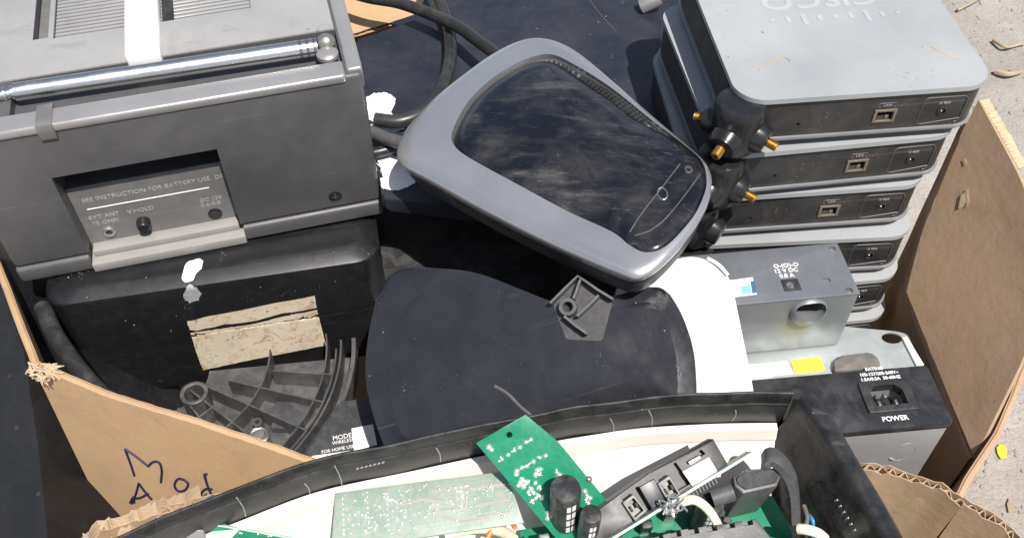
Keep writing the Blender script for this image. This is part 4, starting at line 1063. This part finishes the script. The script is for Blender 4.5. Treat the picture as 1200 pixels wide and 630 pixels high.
# ------------------------------------------------------------------ black casing with white lining in the torn carton
SM = Matrix.Translation((.02, .34, .42))
sh_ = thing('black_casing', 'open black plastic casing with white lining, scuffed along the rim, full of circuit boards', 'casing', SM)
Si = SM.inverted()
back = [(60, 668), (140, 631), (197, 605), (267, 578), (363, 543), (480, 518), (560, 501), (640, 485), (700, 475), (760, 467), (850, 462), (931, 461)]
side = [(938, 464), (950, 482), (967, 507), (1002, 566), (1040, 634), (1078, 705), (1110, 770)]
BP = crv([Si @ at(u, v, .42) for u, v in back], 6); SP_ = crv([Si @ at(u, v, .42) for u, v in side], 5)
def sweep(P, prof, closed_prof=True):
    rows = []
    for i, p in enumerate(P):
        t = (P[min(i + 1, len(P) - 1)] - P[max(i - 1, 0)]); t.z = 0; t.normalize(); n = V((-t.y, t.x, 0))
        wv = .0012 * noise.noise(p * 25)
        rows.append([p + n * (a + wv) + V((0, 0, c + wv * .7)) for a, c in prof])
    b = bmesh.new(); g = [[b.verts.new(q) for q in r] for r in rows]; m = len(prof)
    for i in range(len(g) - 1):
        for k in range(m if closed_prof else m - 1): b.faces.new((g[i][k], g[i + 1][k], g[i + 1][(k + 1) % m], g[i][(k + 1) % m]))
    if closed_prof: b.faces.new(g[0]); b.faces.new(g[-1][::-1])
    bmesh.ops.recalc_face_normals(b, faces=b.faces[:])
    mb = MB(); mb._add(b); return mb
prof = [(0, -.20), (0, -.0135), (-.0008, -.0128), (0, -.012), (0, -.0012), (.0005, -.0003), (.0014, 0), (.0024, -.0004), (.003, -.0012), (.0045, -.2)]
bwall = sweep(BP, prof).build('rear_side', M_['shell'], sh_)
prof2 = [(-.026, -.20), (-.0085, -.034), (-.0055, -.030), (-.0025, -.012), (-.001, -.002), (.0005, -.0005), (.004, 0), (.010, -.001), (.0125, -.0035), (.016, -.2)]
swall = sweep(SP_, prof2).build('right_side', M_['shell'], sh_)
MB().tube([BP[-1] + V((.0025, .001, -.002)), BP[-1] + V((.0025, .001, -.2))], .0045, 14, smooth=1).build('corner_post', M_['shell'], sh_)
# white marks scratched into the rear side
for (a, b) in (((357, 566), (363, 578)), ((392, 545), (401, 571)), ((511, 524), (516, 540)), ((715, 490), (719, 506)), ((760, 480), (764, 498)), ((862, 480), (858, 492)), ((277, 582), (288, 604))):
    stroke(bwall, [a, ((a[0] + b[0]) / 2 + 2, (a[1] + b[1]) / 2), b], M_['faint_print'], 'scrape', bwall, .0004, .0001)
for k in range(7): stroke(bwall, [(418 + k * 5, 549 - k * 1.2), (420 + k * 5, 547.5 - k * 1.2)], M_['faint_print'], 'scrape', bwall, .0006, .0001)
# lining
def off(P, d, dz): 
    out = []
    for i, p in enumerate(P):
        t = (P[min(i + 1, len(P) - 1)] - P[max(i - 1, 0)]); t.z = 0; t.normalize(); n = V((-t.y, t.x, 0)); out.append(p + n * d + V((0, 0, dz)))
    return out
L0 = BP[:-1]
MB().sheet([off(L0, -.0008, -.0375), off(L0, -.0060, -.0375), off(L0, -.0085, -.047), off(L0, -.0062, -.0475), off(L0, -.004, -.0478)], .0006).build('lining_strip', M_['lining'], sh_)
ln_ = MB().sheet([[p + V((0, 0, .002 * noise.noise(p * 22))) for p in off(L0, -.004 - .075 * t, -.046 - .105 * t)] for t in (0, .12, .25, .4, .6, .8, 1)], .0012).build('lining', M_['lining'], sh_)
MB().prism([(p.x, p.y) for p in off(BP, -.002, 0)] + [(p.x, p.y) for p in SP_] + [(-.35, -.35)], -.165, -.155).build('floor', M_['module'], sh_)
# worn moulded lettering on the side
for k in range(6):
    stroke(swall, [(979 + k * 4.2, 586 + k * 7.0), (982 + k * 4.2, 585 + k * 7.0)], M_['faint_print'], 'moulded_mark', swall, .0007, .0001)

# ------------------------------------------------------------------ circuit boards and components in the casing
def blob(mb, p, r, n=None, s=1.):
    Q = Matrix.Translation(p) @ (n.to_track_quat('Z', 'Y').to_matrix().to_4x4() if n else Matrix())
    mb.lathe([(r * 1.1, 0), (r, r * .35 * s), (r * .6, r * .8 * s), (0, r * s)], 9, Q)
# bright green board leaning on the rim
pg = Plane3((558, 519, .428), (615, 486, .438), (652, 626, .375))
gb = thing('green_circuit_board', 'bright green circuit board with solder joints leaning on the black casing rim', 'circuit board', pg.M)
gq = [tuple(pg.l(*q).xy) for q in ((558, 519), (616, 485.5), (653, 516), (702, 575), (722, 600), (668, 650))]
gb0 = MB().prism(gq, -.0016, 0, .0002).build('board', M_['pcb'], gb)
hq = pg.l(597, 509); cut(gb0, [MB().lathe([(.0021, -.01), (.0021, .01)], 14, Matrix.Translation(hq)).build('c', M_['black'])])
sm = MB()
dots = [(573, 524), (576, 526), (588, 538), (595, 532), (602, 527), (609, 523), (616, 518), (622, 515), (605, 552), (612, 548), (618, 545), (625, 541), (633, 536), (640, 533), (605, 556), (612, 562), (618, 565), (614, 570), (610, 566), (607, 569), (630, 551), (634, 549), (632, 556), (628, 556), (652, 553), (656, 557), (659, 560), (628, 565), (632, 570), (634, 573), (622, 573), (626, 577), (619, 577), (628, 584), (632, 581), (635, 582), (623, 587), (643, 600), (642, 607), (685, 576), (688, 580), (692, 583), (686, 586), (690, 590)]
for u, v in dots: blob(sm, pg.l(u + random.uniform(-.7, .7), v + random.uniform(-.7, .7)), random.uniform(.0012, .0022), s=.9)
for u, v in dots[::2]:
    for k in range(3): blob(sm, pg.l(u + random.uniform(-3, 3), v + random.uniform(-3, 3)), random.uniform(.0004, .0009), s=.8)
sm.build('solder_pattern', M_['solder'], gb)
for (u, v, r_) in ((702, 561, .0022),): blob_ = MB(); blob(blob_, pg.l(690, 561), r_); blob_.build('edge_pad', M_['tin'], gb)

# dusty board paled by painted sky glare, lying flat
pp_ = Plane3((393, 579, .388), (593, 553, .392), (613, 611, .385))
db_ = thing('dusty_circuit_board', 'dusty green circuit board, paled by painted glare, lying flat left of the bright green one', 'circuit board', pp_.M)
dq = [tuple(pp_.l(*q).xy) for q in ((393, 577), (500, 563), (590, 552), (603, 580), (614, 612), (520, 625), (388, 645))]
MB().prism(dq, -.0016, 0, .0002).build('board', M_['pcb_pale'], db_)
sm = MB()
for i in range(260):
    u, v = random.uniform(398, 602), random.uniform(566, 625)
    if v < 577 - (u - 393) * .13 + 3 or v > 640 - (u - 390) * .14 - 3: continue
    if u > 597 + (v - 566) * .25: continue
    blob(sm, pp_.l(u, v), random.choice((.0004, .0005, .0006, .0009, .0012)), s=1.3)
for c in range(4):
    for k in range(8): blob(sm, pp_.l((401, 430, 453, 540)[c] + k * .3, (584, 576, 578, 570)[c] + k * 6), .0008, s=1.2)
sm.build('solder_pattern', M_['solder'], db_)
tr_ = MB()
for P in ([(500, 600), (545, 595), (548, 572), (590, 566)], [(560, 606), (598, 600), (596, 585), (556, 592)], [(470, 590), (495, 584), (520, 586)], [(520, 606), (540, 612), (575, 606)], [(505, 575), (530, 570), (536, 588)]):
    tr_.tube([pp_.l(*q) + V((0, 0, .0001)) for q in P], .0016, 6, smooth=1, flat=.12)
tr_.build('trace_pattern', M_['copper'], db_)

# green board seen edge-on at the lower left
pe = Plane3((183, 606, .395), (322, 630, .375), (230, 640, .375))
eb = thing('tilted_circuit_board', 'dark green circuit board seen nearly edge-on at the lower left', 'circuit board', pe.M)
MB().prism([tuple(pe.l(*q).xy) for q in ((184, 605.5), (264, 616), (342, 630), (350, 650), (205, 650))], -.0016, 0, .0002).build('board', M_['pcb'], eb)
MB().prism([tuple(pe.l(*q).xy) for q in ((184, 605.2), (264, 615.6), (342, 629.4), (342, 630.6), (264, 617), (184, 606.8))], -.0017, .0004).build('board_edge', M_['pcb_edge'], eb)
MB().prism([tuple(pe.l(*q).xy) for q in ((206, 612), (240, 616), (244, 632), (210, 630))], .0001, .006, .0006).build('chip', M_['ap_lip'], eb)
sm = MB()
for i in range(24): blob(sm, pe.l(random.uniform(212, 320), random.uniform(619, 640)), .0008)
sm.build('solder_pattern', M_['solder'], eb)
q = at(238, 600, .39)
bc_ = thing('blue_component', 'small dark blue striped component propped on the casing rim at lower left', 'component', Matrix.Translation(q))
dv_ = (at(252, 590, .40) - q); Qm = dv_.to_track_quat('Z', 'Y').to_matrix().to_4x4()
MB().box((-.006, -.004, -.010), (.006, .004, .016), .0012, M=Qm).build('body', M_['ink_blue'], bc_)
for k in range(4): MB().box((-.0062, -.0042, -.006 + k * .0045), (.0062, .0042, -.0046 + k * .0045), .0003, M=Qm).build('band', M_['faint_print'], bc_)
q2 = at(258, 607, .385); oc = MB().lathe([(.0001, -.004), (.004, -.003), (.005, 0), (.004, .003), (.0001, .004)], 16, Matrix.Translation(q2) @ Matrix.Rotation(R(70), 4, 'Y')).build('orange_component', M_['orange']); tag(oc, 'little orange disc component beside the blue striped one', 'component')

# capacitors
def capac(u, v, z, r, h, tilt, label):
    p = at(u, v, z); n = V(tilt).normalized()
    M = Matrix.Translation(p) @ n.to_track_quat('Z', 'Y').to_matrix().to_4x4()
    t = thing('capacitor', label, 'capacitor', M, 'black capacitors standing among the boards')
    MB().lathe([(r, -h), (r, -.0022), (r * .97, -.0010), (r * .92, -.0002), (r * .84, 0)], 28).build('sleeve', M_['cap'], t)
    c = MB().lathe([(r * .84, -.0006), (r * .80, -.0004), (0, -.0003)], 28); c.build('top', M_['cap_top'], t)
    loc = M.inverted() @ CAM; a0 = math.atan2(loc.y, loc.x)
    st = MB()
    for k in range(5):
        for j in range(2):
            a = a0 + .15 + j * .36
            st.grid([[V(((r + .00015) * math.cos(a + x), (r + .00015) * math.sin(a + x), -h * (.14 + k * .175) - y)) for x in (0, .1, .2, .27)] for y in (0, h * .07, h * .13)])
    st.build('stripe_print', M_['white_print'], t)
capac(663, 571, .425, .0102, .06, (-.02, -.05, 1), 'tall black striped capacitor standing before the bright green board')
capac(693, 601, .412, .0070, .05, (.02, -.04, 1), 'shorter thin black capacitor beside the tall striped one')

# connector module with metal sockets
pm = Plane3((702, 595, .395), (836, 515, .412), (852, 545, .402))
mo = thing('connector_module', 'black connector module with two metal sockets and a white sticker, lying aslant', 'connector', pm.M)
l_ = lambda u, v: tuple(pm.l(u, v).xy)
mod = MB().prism([l_(*q) for q in ((702, 595), (760, 555), (836, 514), (854, 545), (800, 578), (712, 640), (690, 640))], -.014, 0, .0008).build('housing', M_['module'], mo)
cut(mod, [MB().prism([l_(*q) for q in P], -.006, .01).build('c', M_['black']) for P in (((766, 556), (792, 541), (810, 566), (786, 580)), ((727, 580), (748, 569), (764, 596), (742, 612)), ((802, 538), (822, 526), (827, 531), (806, 544)))])
for P in (((769, 566), (783, 556), (797, 579), (783, 590)), ((728, 588), (741, 578), (757, 598), (743, 610))):
    so_ = MB().prism(rpoly([l_(*q) for q in P], .0008, 3), -.006, .0035, .0005).build('metal_socket', M_['steel'], mo)
    cx, cy = sum(p[0] for p in P) / 4, sum(p[1] for p in P) / 4
    cut(so_, [MB().prism([l_(cx + (q[0] - cx) * .74, cy + (q[1] - cy) * .74) for q in P], -.003, .01).build('c', M_['black'])])
    tg = MB()
    for k in (-.25, .25):
        c = V(l_(cx + (P[1][0] - P[0][0]) * k, cy + (P[1][1] - P[0][1]) * k)); tg.box((c.x - .0008, c.y - .0018, -.0032), (c.x + .0008, c.y + .0018, .0028), .0002)
    tg.build('contacts', M_['darkslot'], so_)
MB().prism([l_(*q) for q in ((748, 570), (766, 560), (779, 586), (764, 597))], -.0005, .0022, .0004).build('blue_block', M_['navy'], mo)
MB().prism([l_(*q) for q in ((799, 552), (830, 535), (841, 553), (812, 571))], .0001, .0018, .0003).build('white_sticker', M_['white'], mo)
MB().prism([l_(*q) for q in ((806, 541), (820, 533), (822, 537), (809, 545))], -.005, .0005, .0003).build('shield', M_['tin'], mo)

# thin strip board standing along the module's lower side
a, b = at(712, 634, .392), at(882, 530, .412)
sbM = Matrix.Translation(a); dd = (b - a); ln2 = dd.length
up2 = V((.25, -.45, .86)); ex = dd.normalized(); ey = (up2 - ex * up2.dot(ex)).normalized(); ez = ex.cross(ey)
sbM = Matrix((ex, ey, ez)).transposed().to_4x4(); sbM.translation = a
sb_ = thing('strip_board', 'long pale glassy strip of circuit board on edge beside the connector module', 'circuit board', sbM)
MB().box((0, -.011, -.0009), (ln2, 0, .0009), .0002).build('board', M_['pcb_pale'], sb_)
MB().box((0, -.0002, -.00095), (ln2, .0008, .00095), .0002).build('board_edge', M_['pcb_edge'], sb_)
pn = MB()
for k in range(9): pn.tube([V((ln2 * (.56 + .022 * k), -.005, .001)), V((ln2 * (.56 + .022 * k), -.006, .006))], .0005, 6, smooth=1)
pn.build('pin_row', M_['tin'], sb_)

# transformer
pt_ = Plane3((856, 556, .405), (915, 548, .405), (925, 575, .402))
tf_ = thing('transformer', 'dusty dark grey octagonal transformer block with a flange, right of the boards', 'transformer', pt_.M)
l3 = lambda u, v: tuple(pt_.l(u, v).xy)
MB().prism(rpoly([l3(*q) for q in ((859, 557), (872, 550), (908, 547), (916, 556), (911, 569), (871, 578), (861, 569))], .0008, 2), -.06, 0, .0018, seg=2).build('core', M_['ferrite'], tf_)
MB().prism(rpoly([l3(*q) for q in ((862, 560), (873, 553), (906, 550), (913, 557), (908, 566), (873, 574), (864, 567))], .0008, 2), .0002, .0014, .0006, seg=1).build('top_plate', M_['module'], tf_)
fp = crv([at(892, 545, .405), at(897, 538, .412), at(906, 536, .414), at(918, 543, .412), at(930, 558, .405), at(936, 576, .395), at(938, 600, .38), at(939, 650, .345)], 5)
Ti = pt_.M.inverted()
MB().sheet([[Ti @ (p + V((-.001, -.003, 0))) for p in fp], [Ti @ (p + V((.001, .004, -.001))) for p in fp], [Ti @ (p + V((.002, .010, -.003))) for p in fp]], .0055).build('flange', M_['ferrite'], tf_)
p = pt_.l(846, 570); MB().tube([pt_.l(838, 578) + V((0, 0, -.01)), pt_.l(862, 572) + V((0, 0, -.006))], .0065, 12, smooth=1).build('lead_stub', M_['ferrite'], tf_)

# small capacitor, cream sleeve, crumpled lead, slotted bar, wires
capac(835, 588, .388, .0085, .04, (.05, -.05, 1), 'small dark capacitor half hidden behind the cream sleeved lead')
cs_ = MB().tube([at(797, 588, .40), at(812, 585, .403), at(824, 591, .402), at(834, 602, .398), at(842, 616, .392)], [.0034, .0030], 12, smooth=6).build('cream_lead', M_['cream']); tag(cs_, 'cream fabric sleeved lead curling between the strip board and slotted bar', 'wire')
cr_ = MB()
for k in range(9):
    p = at(790 + random.uniform(-7, 7), 592 + random.uniform(-7, 8), .402); P = [p + V((random.uniform(-.006, .006), random.uniform(-.006, .006), random.uniform(-.003, .004))) for _ in range(4)]
    cr_.tube(P, .0007, 6, smooth=4)
o = cr_.build('bare_wire', M_['jack_metal']); tag(o, 'tangle of bare bright wire on the strip board edge', 'wire')
pbm = Plane3((745, 634, .395), (888, 606, .398), (895, 640, .392))
br_ = thing('slotted_bar', 'dusty grey slotted plastic bar along the bottom edge below the transformer', 'bar', pbm.M)
l4 = lambda u, v: tuple(pbm.l(u, v).xy)
bar = MB().prism([l4(*q) for q in ((742, 634), (800, 620), (886, 607), (906, 632), (912, 660), (740, 670))], -.012, 0, .001).build('bar', M_['ferrite'], br_)
cc_ = []
for k in range(6):
    u = 764 + k * 21; v = 634 - k * 3.4
    cc_.append(MB().prism([l4(u, v - 9), l4(u + 12, v - 11), l4(u + 14, v - 3), l4(u + 2, v - 1)], -.008, .01).build('c', M_['black']))
cut(bar, cc_)
cable([(946, 590, .34), (949, 598, .355), (952, 608, .36), (954, 618, .355), (953, 640, .34)], .0018, 'thin blue wire running down beside the transformer flange', 'blue_wire', 'bluewire')
cable([(942, 592, .37), (946, 606, .372), (944, 622, .37), (950, 636, .36)], .0016, 'thin grey wire looping behind the transformer flange', 'thin_wire', 'jack')
cable([(936, 619, .385), (946, 620, .388), (958, 624, .386), (966, 630, .38)], .0036, 'cream sleeved lead end at the foot of the blue wire', 'cream_lead', 'cream')
# dim boards low in the casing
plb = Plane3((700, 640, .34), (900, 610, .345), (930, 680, .335))
lb_ = thing('lower_circuit_board', 'dark green circuit board deep under the connector module and transformer', 'circuit board', plb.M)
MB().prism([tuple(plb.l(*q).xy) for q in ((610, 620), (780, 592), (905, 580), (940, 640), (930, 700), (600, 700))], -.0016, 0, .0002).build('board', M_['pcb'], lb_)
for (u, v, du, dv2, h, m) in ((775, 600, 14, 9, .02, 'module'), (806, 598, 9, 7, .016, 'ferrite'), (748, 616, 12, 8, .018, 'module'), (630, 636, 12, 9, .03, 'tin'), (604, 640, 10, 8, .03, 'cap'), (580, 642, 9, 7, .03, 'cream')):
    MB().prism([tuple(plb.l(*q).xy) for q in ((u, v), (u + du, v - 2), (u + du + 2, v + dv2), (u + 2, v + dv2 + 2))], 0, h, .0008).build('component_block', M_[m], lb_)
for k in range(22):
    u, v = random.uniform(640, 890), random.uniform(600, 640); p = plb.l(u, v); h = random.uniform(.004, .016)
    a = random.uniform(0, 3.1); Mz = Matrix.Translation((p.x, p.y, 0)) @ Matrix.Rotation(a, 4, 'Z')
    if k % 3 == 0:
        MB().tube([V((-.004, 0, h)), V((.004, 0, h))], .0016, 12, M=Mz, smooth=1).build('resistor', M_[('cream', 'blue', 'tin')[k % 9 // 3]], lb_)
    elif k % 3 == 1: MB().lathe([(.003, 0), (.003, h), (.0026, h + .0005), (0, h + .0005)], 16, Mz).build('small_capacitor', M_['cap'], lb_)
    else: MB().box((-.005, -.003, 0), (.005, .003, h * .5), .0004, M=Mz).build('chip', M_['module'], lb_)
for (pts, z, r_, nm, m, lb) in (([(522, 625), (560, 618), (588, 622), (602, 632)], .36, .004, 'cream_lead', 'cream', 'cream sleeved lead under the pale dusty board'),
                                ([(566, 640), (580, 616), (596, 610), (604, 618)], .365, .0018, 'thin_wire', 'orange', 'thin orange wire curling out under the pale dusty board')):
    cable([(u, v, z + .004 * i) for i, (u, v) in enumerate(pts)], r_, lb, nm, m)

cr = MB()
tgt = [bvh(lidA), bvh(lidC), bvh(lid), bvh(cover)]
for i in range(70):
    u, v = random.uniform(430, 900), random.uniform(5, 470); best = None
    for t_ in tgt:
        h_ = t_.ray_cast(CAM, ray(u, v).normalized())
        if h_[0] is not None and (best is None or h_[3] < best[3]): best = h_
    if best is None or best[1].z < .6: continue
    rr_ = random.choice((.0003, .0004, .0005, .0007))
    cr.box((-rr_ * random.uniform(.6, 2), -rr_, 0), (rr_, rr_ * .8, rr_), rr_ * .2, Matrix.Translation(best[0] + best[1] * .0002) @ Matrix.Rotation(random.uniform(0, 6), 4, 'Z'), seg=1)
tag(cr.build('grit', M_['concrete']), 'pale grit and crumbs lying on the dark lids', 'grit', kind='stuff')
